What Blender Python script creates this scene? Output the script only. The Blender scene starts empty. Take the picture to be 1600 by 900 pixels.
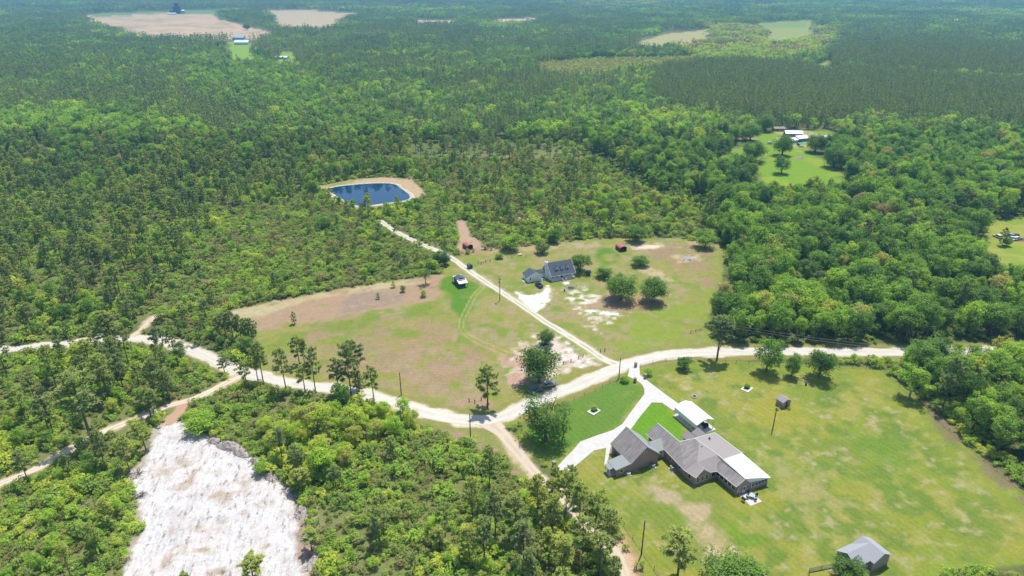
import bpy, math, random
import numpy as np
from mathutils import Vector, Matrix
R = math.radians
SC = bpy.context.scene
COL = SC.collection
# ------------------------------------------------------------------ camera
CAM_H, FPX, PITCH = 120.0, 1067.0, R(24.7)
cd = bpy.data.cameras.new('camera'); cam = bpy.data.objects.new('camera', cd); COL.objects.link(cam)
cam.location = (0, 0, CAM_H); cam.rotation_euler = (math.pi/2 - PITCH, 0, 0)
cd.sensor_width = 36; cd.lens = FPX/1600*36; cd.clip_start = 1; cd.clip_end = 60000
SC.camera = cam
# ------------------------------------------------------------------ world, sun, exposure
SUN_DIR = Vector((0.40, 0.80, 2.45)).normalized()
W = bpy.data.worlds.new('World'); SC.world = W; W.use_nodes = True
nt = W.node_tree; sky = nt.nodes.new('ShaderNodeTexSky'); sky.sky_type = 'NISHITA'; sky.sun_disc = False
sky.sun_elevation = math.asin(SUN_DIR.z); sky.sun_rotation = math.atan2(SUN_DIR.x, SUN_DIR.y)
sky.altitude = 100; sky.air_density = 1.0; sky.dust_density = 0.8; sky.ozone_density = 1.0
bg = nt.nodes['Background']; bg.inputs[1].default_value = 0.15; nt.links.new(sky.outputs[0], bg.inputs[0])
sd = bpy.data.lights.new('sun', 'SUN'); so = bpy.data.objects.new('sun', sd); COL.objects.link(so)
sd.energy = 4.6; sd.angle = R(0.55); sd.color = (1.0, 0.955, 0.88)
so.rotation_euler = SUN_DIR.to_track_quat('Z', 'Y').to_euler()
SC.view_settings.view_transform = 'Standard'; SC.view_settings.look = 'None'
SC.view_settings.exposure = 0.12; SC.view_settings.gamma = 1.0
SC.cycles.max_bounces = 6; SC.cycles.diffuse_bounces = 4; SC.cycles.transmission_bounces = 4
SC.cycles.glossy_bounces = 2; SC.cycles.volume_bounces = 0; SC.cycles.caustics_reflective = False
SC.cycles.caustics_refractive = False
# ------------------------------------------------------------------ survey: plan position of a point of the photograph at height z
CT, ST = math.cos(PITCH), math.sin(PITCH)
def P(px, py, z=0.0):
    u = (px-800)/FPX; v = (450-py)/FPX
    dy = CT+v*ST; dz = -ST+v*CT; t = (z-CAM_H)/dz
    return Vector((u*t, dy*t, z))
def plan_px(x, y):            # inverse for ground points (numpy)
    d = y*CT+CAM_H*ST; d = np.where(d < 1, 1, d)
    return 800+FPX*x/d, 450-FPX*(y*ST-CAM_H*CT)/d
rng = np.random.default_rng(7); random.seed(7)
def hash2(ix, iy, s):
    n = (ix.astype(np.int64)*374761393 + iy.astype(np.int64)*668265263 + s*1442695041) & 0x7fffffff
    n = ((n ^ (n >> 13))*1274126177) & 0x7fffffff
    return ((n ^ (n >> 16)) & 0xffff)/65535.0
def vnoise(x, y, scale, seed=0, octaves=3):
    out = np.zeros_like(x, dtype=float); a = 1.0; tot = 0
    for o in range(octaves):
        X = x/scale; Y = y/scale; ix = np.floor(X); iy = np.floor(Y); fx = X-ix; fy = Y-iy
        fx = fx*fx*(3-2*fx); fy = fy*fy*(3-2*fy)
        h = lambda a_, b_: hash2(ix+a_, iy+b_, seed+o*17)
        out += a*((h(0, 0)*(1-fx)+h(1, 0)*fx)*(1-fy)+(h(0, 1)*(1-fx)+h(1, 1)*fx)*fy)
        tot += a; a *= 0.5; scale *= 0.5
    return out/tot
def wpoly(pts): return np.array([P(a, b)[:2] for a, b in pts])
def inside(x, y, poly):
    c = np.zeros(x.shape, bool); n = len(poly)
    for i in range(n):
        x0, y0 = poly[i]; x1, y1 = poly[(i+1) % n]
        if y0 == y1: continue
        c ^= ((y0 > y) != (y1 > y)) & (x < (x1-x0)*(y-y0)/(y1-y0)+x0)
    return c
def segdist(x, y, pts, closed):
    d = np.full(x.shape, 1e9); n = len(pts)
    for i in range(n if closed else n-1):
        ax, ay = pts[i]; bx, by = pts[(i+1) % n]; ex, ey = bx-ax, by-ay
        t = np.clip(((x-ax)*ex+(y-ay)*ey)/(ex*ex+ey*ey+1e-9), 0, 1)
        d = np.minimum(d, np.hypot(x-ax-t*ex, y-ay-t*ey))
    return d
def sdist(x, y, poly):
    d = segdist(x, y, poly, True); return np.where(inside(x, y, poly), d, -d)
def sstep(a): a = np.clip(a, 0, 1); return a*a*(3-2*a)
def spline(pts, n=8):
    pts = [np.array(p, float) for p in pts]; Q = [2*pts[0]-pts[1]]+pts+[2*pts[-1]-pts[-2]]; out = []
    for i in range(1, len(Q)-2):
        for k in range(n):
            t = k/n; a, b, c, d = Q[i-1], Q[i], Q[i+1], Q[i+2]
            out.append(.5*((2*b)+(c-a)*t+(2*a-5*b+4*c-d)*t*t+(3*b-a-3*c+d)*t**3))
    out.append(pts[-1]); return np.array(out)
# ------------------------------------------------------------------ materials
def mat(name): m = bpy.data.materials.new(name); m.use_nodes = True; return m, m.node_tree.nodes, m.node_tree.links
def ramp(N, stops):
    r = N.new('ShaderNodeValToRGB'); e = r.color_ramp.elements
    while len(e) < len(stops): e.new(0.5)
    for q, (p, c) in zip(e, stops): q.position = p; q.color = (*c, 1)
    return r
def mathn(N, L, op, a, b=None, clamp=False):
    m = N.new('ShaderNodeMath'); m.operation = op; m.use_clamp = clamp
    for i, v in enumerate((a, b)):
        if v is None: continue
        if isinstance(v, (int, float)): m.inputs[i].default_value = v
        else: L.new(v, m.inputs[i])
    return m.outputs[0]
def noise(N, L, scale, detail=3, vec=None, rough=.6):
    n = N.new('ShaderNodeTexNoise'); n.inputs['Scale'].default_value = scale; n.inputs['Detail'].default_value = detail
    n.inputs['Roughness'].default_value = rough
    if vec: L.new(vec, n.inputs['Vector'])
    return n.outputs['Fac']
def remap(N, L, v, a, b, c, d):
    m = N.new('ShaderNodeMapRange'); L.new(v, m.inputs[0])
    for i, q in enumerate((a, b, c, d)): m.inputs[i+1].default_value = q
    return m.outputs[0]
def mixc(N, L, f, a, b, mode='MIX'):
    m = N.new('ShaderNodeMix'); m.data_type = 'RGBA'; m.blend_type = mode
    for sock, v in ((m.inputs[0], f), (m.inputs[6], a), (m.inputs[7], b)):
        if isinstance(v, (int, float)): sock.default_value = v
        elif isinstance(v, tuple): sock.default_value = (*v, 1)
        else: L.new(v, sock)
    return m.outputs[2]
def simple(name, col, rough=.6, var=.12, scale=1.5, metal=0.0, spec=.4, stretch=None, col2=None):
    m, N, L = mat(name); b = N['Principled BSDF']; tc = N.new('ShaderNodeTexCoord'); v = tc.outputs['Object']
    if stretch:
        mp = N.new('ShaderNodeMapping'); mp.inputs['Scale'].default_value = stretch; L.new(v, mp.inputs[0]); v = mp.outputs[0]
    f = noise(N, L, scale, 4, v)
    c2 = col2 or tuple(min(1, c*(1-var*2.2)) for c in col); c1 = tuple(min(1, c*(1+var)) for c in col)
    f2 = remap(N, L, f, .3, .7, 0, 1)
    L.new(mixc(N, L, f2, c1, c2), b.inputs['Base Color'])
    b.inputs['Roughness'].default_value = rough; b.inputs['Metallic'].default_value = metal
    b.inputs['Specular IOR Level'].default_value = spec
    return m
def foliage(name, stops, trans=.28, k=.34):
    m, N, L = mat(name); N.remove(N['Principled BSDF']); out = N['Material Output']
    a = N.new('ShaderNodeAttribute'); a.attribute_type = 'INSTANCER'; a.attribute_name = 'tint'
    c = N.new('ShaderNodeAttribute'); c.attribute_name = 'cv'
    oi = N.new('ShaderNodeObjectInfo')
    s = mathn(N, L, 'MULTIPLY', mathn(N, L, 'SUBTRACT', c.outputs['Fac'], .5), k)
    t = mathn(N, L, 'ADD', a.outputs['Fac'], s)
    t = mathn(N, L, 'ADD', t, mathn(N, L, 'MULTIPLY', mathn(N, L, 'SUBTRACT', oi.outputs['Random'], .5), .12))
    r = ramp(N, stops); L.new(t, r.inputs[0])
    val = remap(N, L, c.outputs['Fac'], 0, 1, .84, 1.16)
    hs = N.new('ShaderNodeHueSaturation'); L.new(r.outputs[0], hs.inputs['Color']); L.new(val, hs.inputs['Value'])
    d = N.new('ShaderNodeBsdfDiffuse'); tr = N.new('ShaderNodeBsdfTranslucent'); mx = N.new('ShaderNodeMixShader')
    L.new(hs.outputs[0], d.inputs[0])
    L.new(mixc(N, L, 1.0, hs.outputs[0], (1.25, 1.3, .6), 'MULTIPLY'), tr.inputs[0])
    mx.inputs[0].default_value = trans; L.new(d.outputs[0], mx.inputs[1]); L.new(tr.outputs[0], mx.inputs[2])
    L.new(mx.outputs[0], out.inputs[0]); return m
M = {}
M['pine'] = foliage('pine needles', [(0, (0.189, 0.246, 0.122)), (.35, (0.284, 0.350, 0.140)), (.7, (0.445, 0.500, 0.131)), (1, (0.600, 0.600, 0.144))], .33)
M['leaf'] = foliage('broad leaves', [(0, (0.110, 0.197, 0.054)), (.3, (0.188, 0.314, 0.069)), (.55, (0.286, 0.450, 0.072)), (.78, (0.416, 0.589, 0.077)), (.93, (0.561, 0.600, 0.088)), (1, (0.439, 0.332, 0.204))], .38)
M['shrub'] = foliage('shrub leaves', [(0, (0.399, 0.334, 0.158)), (.25, (0.332, 0.343, 0.117)), (.5, (0.274, 0.390, 0.086)), (.75, (0.362, 0.533, 0.082)), (1, (0.568, 0.598, 0.095))], .35)
M['bark'] = simple('bark', (.16, .125, .10), .9, .2, 3, stretch=(1, 1, .2))
M['palebark'] = simple('pale bark', (.34, .31, .27), .9, .15, 3, stretch=(1, 1, .2))
M['polewood'] = simple('pole wood', (.12, .095, .075), .85, .15, 3, stretch=(1, 1, .1))
# ground sheets: painted surface kinds (grass, dirt, sand) as an attribute, broken up by noise
m, N, L = mat('ground cover'); b = N['Principled BSDF']; b.inputs['Roughness'].default_value = .95; b.inputs['Specular IOR Level'].default_value = .1
at = N.new('ShaderNodeAttribute'); at.attribute_name = 'paint'
st = N.new('ShaderNodeAttribute'); st.attribute_name = 'mow'
tc = N.new('ShaderNodeTexCoord'); v = tc.outputs['Object']
n1 = noise(N, L, .045, 5, v); n2 = noise(N, L, .35, 5, v, .7); n3 = noise(N, L, 1.3, 5, v, .8)
c = at.outputs['Color']
c = mixc(N, L, remap(N, L, n1, .35, .65, 0, .32), c, mixc(N, L, 1.0, c, (1.18, .98, .80), 'MULTIPLY'))
c = mixc(N, L, remap(N, L, n2, .5, .72, 0, .5), c, mixc(N, L, 1.0, c, (.70, .80, .72), 'MULTIPLY'))
c = mixc(N, L, remap(N, L, n2, .48, .30, 0, .45), c, mixc(N, L, 1.0, c, (1.32, 1.22, 1.25), 'MULTIPLY'))
def stripes(rot, period, amt, fac):
    mp = N.new('ShaderNodeMapping'); mp.inputs['Rotation'].default_value = (0, 0, rot); L.new(v, mp.inputs[0])
    w = N.new('ShaderNodeTexWave'); w.inputs['Scale'].default_value = .31416/period; w.inputs['Distortion'].default_value = 2.2
    w.inputs['Detail'].default_value = 2; w.inputs['Detail Scale'].default_value = .4; L.new(mp.outputs[0], w.inputs[0])
    return mathn(N, L, 'MULTIPLY', mathn(N, L, 'MULTIPLY', w.outputs['Fac'], fac), amt)
sep = N.new('ShaderNodeSeparateColor'); L.new(st.outputs['Color'], sep.inputs[0])
_d = P(1350, 710)-P(1250, 650)
s1 = stripes(-(math.atan2(_d.y, _d.x)-math.pi/2), 1.8, .34, sep.outputs[0])
s2 = stripes(math.pi/2+R(4), 1.8, .36, sep.outputs[1])
for s_ in (s1, s2): c = mixc(N, L, s_, c, mixc(N, L, 1.0, c, (.72, .66, .56), 'MULTIPLY'))
c = mixc(N, L, remap(N, L, n3, .3, .7, 0, 1), mixc(N, L, 1.0, c, (.76, .78, .76), 'MULTIPLY'), mixc(N, L, 1.0, c, (1.22, 1.20, 1.18), 'MULTIPLY'))
mp = N.new('ShaderNodeMapping'); _e = P(345, 700)-P(285, 880); mp.inputs['Rotation'].default_value = (0, 0, -math.atan2(_e.y, _e.x)); L.new(v, mp.inputs[0])
mp2 = N.new('ShaderNodeMapping'); mp2.inputs['Scale'].default_value = (.30, 1.5, 1); L.new(mp.outputs[0], mp2.inputs[0]); n5 = noise(N, L, .55, 6, mp2.outputs[0], .75)
mp3 = N.new('ShaderNodeMapping'); mp3.inputs['Scale'].default_value = (.45, 1.0, 1); L.new(mp.outputs[0], mp3.inputs[0]); n6 = noise(N, L, .7, 5, mp3.outputs[0], .75)
c = mixc(N, L, mathn(N, L, 'MULTIPLY', remap(N, L, n5, .44, .66, 0, .62), sep.outputs[2]), c, mixc(N, L, 1.0, c, (.70, .655, .645), 'MULTIPLY'))
c = mixc(N, L, mathn(N, L, 'MULTIPLY', remap(N, L, n6, .54, .64, 0, .95), sep.outputs[2]), c, mixc(N, L, 1.0, c, (.50, .43, .38), 'MULTIPLY'))
L.new(c, b.inputs['Base Color'])
bp = N.new('ShaderNodeBump'); bp.inputs['Strength'].default_value = .6; bp.inputs['Distance'].default_value = .25
L.new(n2, bp.inputs['Height']); L.new(bp.outputs[0], b.inputs['Normal'])
M['ground'] = m
M['concrete'] = simple('concrete', (.57, .55, .515), .85, .05, .6)
M['brick'] = simple('brown brick', (.36, .255, .225), .9, .10, 14, stretch=(1, 1, 3))
M['shingle'] = simple('grey shingles', (.30, .27, .255), .95, .16, 1.2, stretch=(.30, 1.9, .30), col2=(.20, .18, .17))
M['shinglew'] = simple('warm grey shingles', (.36, .32, .30), .95, .10, 9)
M['shinglel'] = simple('green grey shingles', (.30, .325, .315), .95, .10, 5)  # annex roof colour; its lighter tone also paints sunlight onto sun-side slopes
M['shingleb'] = simple('blue grey shingles', (.085, .105, .135), .9, .10, 4)
M['barnroof'] = simple('pale grey shingles', (.36, .375, .39), .9, .07, 6)
M['white'] = simple('white metal roofing', (.80, .80, .78), .45, .03, .8)
M['trim'] = simple('white trim', (.72, .72, .69), .6, .04, 2)
M['siding'] = simple('white siding', (.80, .85, .88), .6, .05, 6, stretch=(.2, .2, 4))
M['tan'] = simple('tan boards', (.36, .29, .245), .85, .1, 5, stretch=(1, 1, .3))
M['red'] = simple('red metal roofing', (.48, .15, .13), .4, .12, 1.5)
M['darkmetal'] = simple('dark metal', (.05, .05, .055), .5, .1, 3)
M['navy'] = simple('dark blue panels', (.05, .065, .10), .5, .1, 3)
M['steel'] = simple('galvanised steel', (.45, .46, .47), .4, .08, 3, metal=.6)
M['black'] = simple('black rubber', (.02, .02, .02), .8, .1, 4)
M['glass'] = simple('dark window glass', (.03, .04, .05), .08, .05, 1, spec=.8)
M['carblue'] = simple('dark blue car paint', (.03, .055, .09), .2, .04, 1, spec=.7)
M['carsilver'] = simple('silver blue car paint', (.38, .46, .52), .25, .03, 1, metal=.3, spec=.6)
M['cargreen'] = simple('grey green car paint', (.16, .22, .22), .3, .03, 1, spec=.6)
M['carwhite'] = simple('white car paint', (.75, .77, .77), .3, .03, 1, spec=.5)
M['carblack'] = simple('black car paint', (.02, .025, .035), .2, .03, 1, spec=.7)
M['teal'] = simple('teal fabric', (.05, .35, .34), .8, .05, 2)
M['ltblue'] = simple('light blue panels', (.35, .50, .62), .6, .05, 2)
M['stone'] = simple('pale stones', (.50, .47, .42), .9, .15, 5)
M['debris'] = simple('grey brown debris', (.22, .175, .15), .95, .30, 1.2, col2=(.50, .46, .42))
M['wire'] = simple('fence wire', (.20, .19, .17), .6, .1, 3)
M['greenmesh'] = simple('green mesh', (.07, .16, .09), .7, .1, 3)
m, N, L = mat('pond water'); b = N['Principled BSDF']; b.inputs['Base Color'].default_value = (.006, .045, .11, 1)
b.inputs['Roughness'].default_value = .04; b.inputs['IOR'].default_value = 1.33; b.inputs['Specular IOR Level'].default_value = .9
bp = N.new('ShaderNodeBump'); bp.inputs['Strength'].default_value = .012; bp.inputs['Distance'].default_value = .1
tc = N.new('ShaderNodeTexCoord'); L.new(noise(N, L, .8, 3, tc.outputs['Object']), bp.inputs['Height']); L.new(bp.outputs[0], b.inputs['Normal'])
M['water'] = m
# ------------------------------------------------------------------ mesh helpers
def add(name, me, parent=None, loc=None):
    o = bpy.data.objects.new(name, me); COL.objects.link(o)
    if parent is not None: o.parent = parent
    if loc is not None: o.location = loc
    return o
def tag(o, label, cat, group=None, kind=None):
    o['label'] = label; o['category'] = cat
    if group: o['group'] = group
    if kind: o['kind'] = kind
    return o
def root(name, label, cat, loc=(0, 0, 0), rz=0, group=None):
    o = bpy.data.objects.new(name, None); COL.objects.link(o); o.location = loc; o.rotation_euler = (0, 0, rz)
    o.empty_display_size = .5
    return tag(o, label, cat, group)
class MB:
    def __init__(s): s.v = []; s.f = []
    def poly(s, pts): n = len(s.v); s.v += [tuple(p) for p in pts]; s.f.append(tuple(range(n, n+len(pts)))); return s
    def prism(s, pts, z0, z1):             # plan polygon between two heights
        n = len(pts); k = len(s.v)
        a = sum(pts[i][0]*pts[(i+1) % n][1]-pts[(i+1) % n][0]*pts[i][1] for i in range(n))
        if a < 0: pts = pts[::-1]
        s.v += [(p[0], p[1], z0) for p in pts]+[(p[0], p[1], z1) for p in pts]
        s.f.append(tuple(range(k+n-1, k-1, -1))); s.f.append(tuple(range(k+n, k+2*n)))
        for i in range(n): j = (i+1) % n; s.f.append((k+i, k+j, k+n+j, k+n+i))
        return s
    def box(s, x0, x1, y0, y1, z0, z1): return s.prism([(x0, y0), (x1, y0), (x1, y1), (x0, y1)], z0, z1)
    def slab(s, pts, t=.14):               # thick sheet hanging below a 3D polygon
        n = len(pts); k = len(s.v); pts = [tuple(p) for p in pts]
        a = sum(pts[i][0]*pts[(i+1) % n][1]-pts[(i+1) % n][0]*pts[i][1] for i in range(n))
        if a < 0: pts = pts[::-1]
        s.v += pts+[(p[0], p[1], p[2]-t) for p in pts]
        for i in range(1, n-1): s.f.append((k, k+i, k+i+1)); s.f.append((k+n, k+n+i+1, k+n+i))
        for i in range(n): j = (i+1) % n; s.f.append((k+j, k+i, k+n+i, k+n+j))
        return s
    def sidewall(s, prof, axis, c0, c1):   # profile [(h, z)] extruded along the other plan axis
        n = len(prof); k = len(s.v)
        for c_ in (c0, c1): s.v += [((h, c_, z) if axis == 'x' else (c_, h, z)) for h, z in prof]
        s.f.append(tuple(range(k, k+n))); s.f.append(tuple(range(k+2*n-1, k+n-1, -1)))
        for i in range(n): j = (i+1) % n; s.f.append((k+j, k+i, k+n+i, k+n+j))
        return s
    def tube(s, a, b_, r0, r1=None, n=8, cap=True):
        r1 = r0 if r1 is None else r1; a = Vector(a); b_ = Vector(b_); d = (b_-a)
        if d.length < 1e-6: return s
        d.normalize(); u = d.orthogonal().normalized(); w = d.cross(u); k = len(s.v)
        for p, r in ((a, r0), (b_, r1)):
            for i in range(n):
                t = 2*math.pi*i/n; q = p+u*(r*math.cos(t))+w*(r*math.sin(t)); s.v.append(tuple(q))
        for i in range(n): j = (i+1) % n; s.f.append((k+i, k+j, k+n+j, k+n+i))
        if cap: s.f.append(tuple(range(k+n-1, k-1, -1))); s.f.append(tuple(range(k+n, k+2*n)))
        return s
    def path(s, pts, rs, n=7):
        for i in range(len(pts)-1): s.tube(pts[i], pts[i+1], rs[i], rs[i+1], n, cap=(i == len(pts)-2))
        return s
    def mesh(s, name, m_, smooth=False):
        me = bpy.data.meshes.new(name); me.from_pydata(s.v, [], s.f); me.materials.append(m_)
        if smooth: me.shade_smooth()
        me.update(); return me
    def build(s, name, m_, parent=None, loc=None, bevel=0):
        me = s.mesh(name, m_)
        if bevel:
            import bmesh
            bm = bmesh.new(); bm.from_mesh(me); bmesh.ops.remove_doubles(bm, verts=bm.verts, dist=1e-4)
            bmesh.ops.bevel(bm, geom=bm.edges[:], offset=bevel, segments=2, affect='EDGES', clamp_overlap=True)
            bm.to_mesh(me); bm.free()
        return add(name, me, parent, loc)
def rawmesh(name, V, F, m_, cv=None):      # V (n,3), F (m,k) uniform faces
    me = bpy.data.meshes.new(name); n, k = F.shape
    me.vertices.add(len(V)); me.vertices.foreach_set('co', V.astype(np.float32).ravel())
    me.loops.add(n*k); me.loops.foreach_set('vertex_index', F.astype(np.int32).ravel())
    me.polygons.add(n); me.polygons.foreach_set('loop_start', (np.arange(n)*k).astype(np.int32))
    me.polygons.foreach_set('loop_total', np.full(n, k, np.int32))
    if cv is not None:
        a = me.attributes.new('cv', 'FLOAT', 'POINT'); a.data.foreach_set('value', cv.astype(np.float32))
    me.materials.append(m_); me.update(calc_edges=True); me.validate(); return me
# ------------------------------------------------------------------ foliage builders
def rdirs(n, g, up=0.0):
    d = g.normal(size=(n, 3)); d[:, 2] += up; return d/np.linalg.norm(d, axis=1)[:, None]
def leaf_quads(C, Rr, per, size, g, flat=.5, up=.25):
    """leaf faces on the shells of lumps: C (m,3) centres, Rr (m,) radii"""
    m_ = len(C); idx = np.repeat(np.arange(m_), per); d = rdirs(len(idx), g, up)
    rad = Rr[idx]*g.uniform(.55, 1.08, len(idx)); p = C[idx]+d*rad[:, None]*np.array([1, 1, .85])
    nn = d*.7+g.normal(size=d.shape)*flat*.8+np.array([0, 0, .75]); nn /= np.linalg.norm(nn, axis=1)[:, None]
    a = np.cross(nn, rdirs(len(idx), g)); a /= np.linalg.norm(a, axis=1)[:, None]; b_ = np.cross(nn, a)
    s = size*g.uniform(.6, 1.25, len(idx))[:, None]
    V = np.stack([p-a*s*.5, p+b_*s*.35, p+a*s*.5, p-b_*s*.35], 1).reshape(-1, 3)
    blob = g.uniform(0, 1, m_)
    cv = np.clip(.62*blob[idx]+.38*g.uniform(0, 1, len(idx)), 0, 1)
    return V, np.arange(len(V)).reshape(-1, 4), np.repeat(cv, 4)
def lumpy(g, h, r, zc, zr, nb, br, up=.35, am=1.0):
    d = rdirs(nb, g, up); lob = rdirs(6, g); amp = g.uniform(-.5, .45, 6)*am
    k = 1+sum(amp[i]*np.clip(d@lob[i], 0, 1)**2 for i in range(6))
    f = g.uniform(.40, .88, nb)*k
    C = np.stack([d[:, 0]*r*f, d[:, 1]*r*f, zc+d[:, 2]*zr*f], 1)
    Rr = br*g.uniform(.7, 1.25, nb)
    return C, Rr
def broad_crown(seed, h=11, r=4.5, nb=46, per=70, size=.46, low=.2, up=.35, am=1.0):
    g = np.random.default_rng(seed); z0 = h*low; zc = (h+z0)/2
    C, Rr = lumpy(g, h, r*.95, zc, (h-z0)/2*.95, nb, r*.26, up, am)
    C[:, 2] = np.clip(C[:, 2], z0+.4, None)
    q = leaf_quads(C, Rr, per, size, g); return rawmesh('crown', q[0], q[1], M['leaf'], q[2])
def broad_trunk(seed, h=11, r=4.5, mname='bark', low=.2, tr=.26):
    g = random.Random(seed); m_ = MB(); top = h*.62; pts = [(0, 0, -.1)]; rs = [tr*1.25]
    for i in range(1, 5): pts.append((g.uniform(-.2, .2)*i/2, g.uniform(-.2, .2)*i/2, top*i/4)); rs.append(tr*(1-.17*i))
    m_.path(pts, rs)
    for i in range(9):
        t = g.uniform(.3, .95); z = top*t; a = g.uniform(0, 6.28); l = r*g.uniform(.5, .8)
        k = min(3, int(t*4)); bx, by = pts[k][0], pts[k][1]
        mid = (bx+math.cos(a)*l*.5, by+math.sin(a)*l*.5, z+l*.35); end = (bx+math.cos(a)*l, by+math.sin(a)*l, z+l*.75)
        m_.path([(bx, by, z), mid, end], [tr*.45, tr*.28, tr*.1], 5)
    return m_.mesh('trunk', M[mname], True)
def pine_parts(seed, h=14, r=2.9, start=.45, limbs=24, puffs=5, blades=26, pr=.68, sparse=1.0):
    g = np.random.default_rng(seed); m_ = MB(); lean = g.uniform(-.35, .35, 2)
    ax = lambda z: np.array([lean[0]*(z/h)**2*2, lean[1]*(z/h)**2*2, z])
    zs = np.linspace(0, h*.97, 7); m_.path([tuple(ax(z)-np.array([0, 0, .1 if z == 0 else 0])) for z in zs], [.19*(1-.85*z/h)+.02 for z in zs], 7)
    C = []; Rr = []
    for i in range(limbs):
        t = (i+g.uniform(0, 1))/limbs; z = h*(start+(1-start)*t*.97); a = i*2.4+g.uniform(-.6, .6)
        prof = math.sin(math.pi*min(1, .22+.78*t))**.7 if t < .85 else .55*(1-t)/.15+.15
        l = r*prof*g.uniform(.6, 1.1); dz = l*(.10+.45*t)
        p0 = ax(z); e = p0+np.array([math.cos(a)*l, math.sin(a)*l, dz])
        m_.tube(tuple(p0), tuple(e), .055, .02, 4, cap=False)
        for k in range(puffs):
            s = .45+.6*(k+g.uniform(0, 1))/puffs
            C.append(p0+(e-p0)*s+g.normal(size=3)*np.array([.35, .35, .18])*l*.3); Rr.append(pr*g.uniform(.65, 1.15))
    for k in range(4): C.append(ax(h)+g.normal(size=3)*np.array([.3, .3, .35])-np.array([0, 0, .3])); Rr.append(pr*.8)
    C = np.array(C); Rr = np.array(Rr); n = len(C); idx = np.repeat(np.arange(n), blades)
    d = rdirs(len(idx), g, .35); w = np.cross(d, rdirs(len(idx), g)*.5+np.array([0, 0, 1.0])); w /= np.linalg.norm(w, axis=1)[:, None]
    ln = Rr[idx][:, None]*g.uniform(.7, 1.1, len(idx))[:, None]; ww = w*.085
    b0 = C[idx]+d*ln*.12; tip = C[idx]+d*ln
    V = np.stack([b0-ww, b0+ww, tip+ww*.5, tip-ww*.5], 1).reshape(-1, 3)
    cv = np.clip(.5*g.uniform(0, 1, n)[idx]+.25*g.uniform(0, 1, len(idx))+.25*((C[idx][:, 2]-h*start)/(h*(1-start))), 0, 1)
    return m_.mesh('trunk', M['bark'], True), rawmesh('crown', V, np.arange(len(V)).reshape(-1, 4), M['pine'], np.repeat(cv, 4))
def shrub_mesh(seed, nb=9, per=26, size=.26, h=1.5, r=1.0, mname='shrub'):
    g = np.random.default_rng(seed)
    d = rdirs(nb, g, .6); d[:, 2] = abs(d[:, 2]); f = g.uniform(.3, .9, nb)
    C = np.stack([d[:, 0]*r*f, d[:, 1]*r*f, .35*h+d[:, 2]*.5*h*f], 1); q = leaf_quads(C, r*.42*g.uniform(.7, 1.2, nb), per, size, g, up=.4)
    V = q[0]; V[:, 2] = np.clip(V[:, 2], .02, None)
    return rawmesh('foliage', V, q[1], M[mname], q[2])
def join_lod(parts, mname):
    V = np.concatenate([p[0] for p in parts]); n = 0; F = []
    for p in parts: F.append(p[1]+n); n += len(p[0])
    return rawmesh('foliage', V, np.concatenate(F), M[mname], np.concatenate([p[2] for p in parts]))
def lod_broad(seed, h=11, r=4.5, nb=14, per=26, size=.92, at=(0, 0), bias=0, low=.1):
    g = np.random.default_rng(seed); C, Rr = lumpy(g, h, r*.85, h*.56, h*.40, nb, r*.38)
    C[:, 0] += at[0]; C[:, 1] += at[1]; q = leaf_quads(C, Rr, per, size, g, .35, .5)
    return q[0], q[1], np.clip(q[2]*.6+.25+bias, 0, 1)
def lod_pine(seed, h=14, r=2.6, nb=11, per=19, size=.78, at=(0, 0), bias=0, start=.4, trunk=True):
    g = np.random.default_rng(seed); t = np.linspace(0, 1, nb); a = g.uniform(0, 6.28, nb)
    rr = r*np.sin(np.pi*np.clip(.25+.75*t, 0, 1))**.8*g.uniform(.2, .75, nb)
    C = np.stack([at[0]+np.cos(a)*rr, at[1]+np.sin(a)*rr, h*(start+(1-start)*t*.96)], 1)
    q = leaf_quads(C, r*.40*g.uniform(.7, 1.2, nb)*(1.15-.6*t), per, size, g, .6, .4); V, F, c_ = q[0], q[1], np.clip(q[2]*.6+.25+bias, 0, 1)
    if trunk:
        w = .17
        T = np.array([[at[0]-w, at[1], 0], [at[0]+w, at[1], 0], [at[0]+w*.5, at[1], h*.9], [at[0]-w*.5, at[1], h*.9],
                      [at[0], at[1]-w, 0], [at[0], at[1]+w, 0], [at[0], at[1]+w*.5, h*.9], [at[0], at[1]-w*.5, h*.9]])
        F = np.concatenate([F, np.arange(8).reshape(2, 4)+len(V)]); V = np.concatenate([V, T]); c_ = np.concatenate([c_, np.zeros(8)])
    return V, F, c_
# ------------------------------------------------------------------ plan of the place
YARD = [(982, 590), (998, 571), (1040, 560), (1100, 563), (1250, 569), (1375, 575), (1425, 612), (1500, 685), (1600, 770), (1760, 900), (1720, 930), (1600, 882), (1500, 892),
        (1430, 912), (1300, 1000), (1060, 1010), (1010, 900), (985, 850), (945, 805), (900, 768), (868, 738), (835, 710), (802, 690), (815, 668), (880, 625)]
FIELD = [(345, 490), (400, 476), (480, 460), (590, 443), (690, 428), (700, 408), (745, 393), (790, 390), (860, 380), (960, 372), (1060, 372), (1128, 385),
         (1132, 430), (1112, 470), (1102, 515), (1125, 541), (1060, 548), (1000, 556), (960, 575), (880, 607), (800, 644), (730, 655), (660, 640), (600, 618), (520, 606), (440, 594), (405, 575), (398, 525)]
SAND = [(262, 657), (284, 659), (300, 668), (345, 692), (395, 715), (425, 745), (462, 772), (470, 815), (485, 860), (492, 960), (175, 980), (195, 880), (222, 830), (212, 770), (200, 745), (210, 730), (232, 700), (246, 668)]
POND = [(511, 296), (530, 291), (575, 287), (612, 287), (628, 295), (640, 306), (634, 313), (600, 318), (565, 322), (545, 317), (522, 304)]
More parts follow.
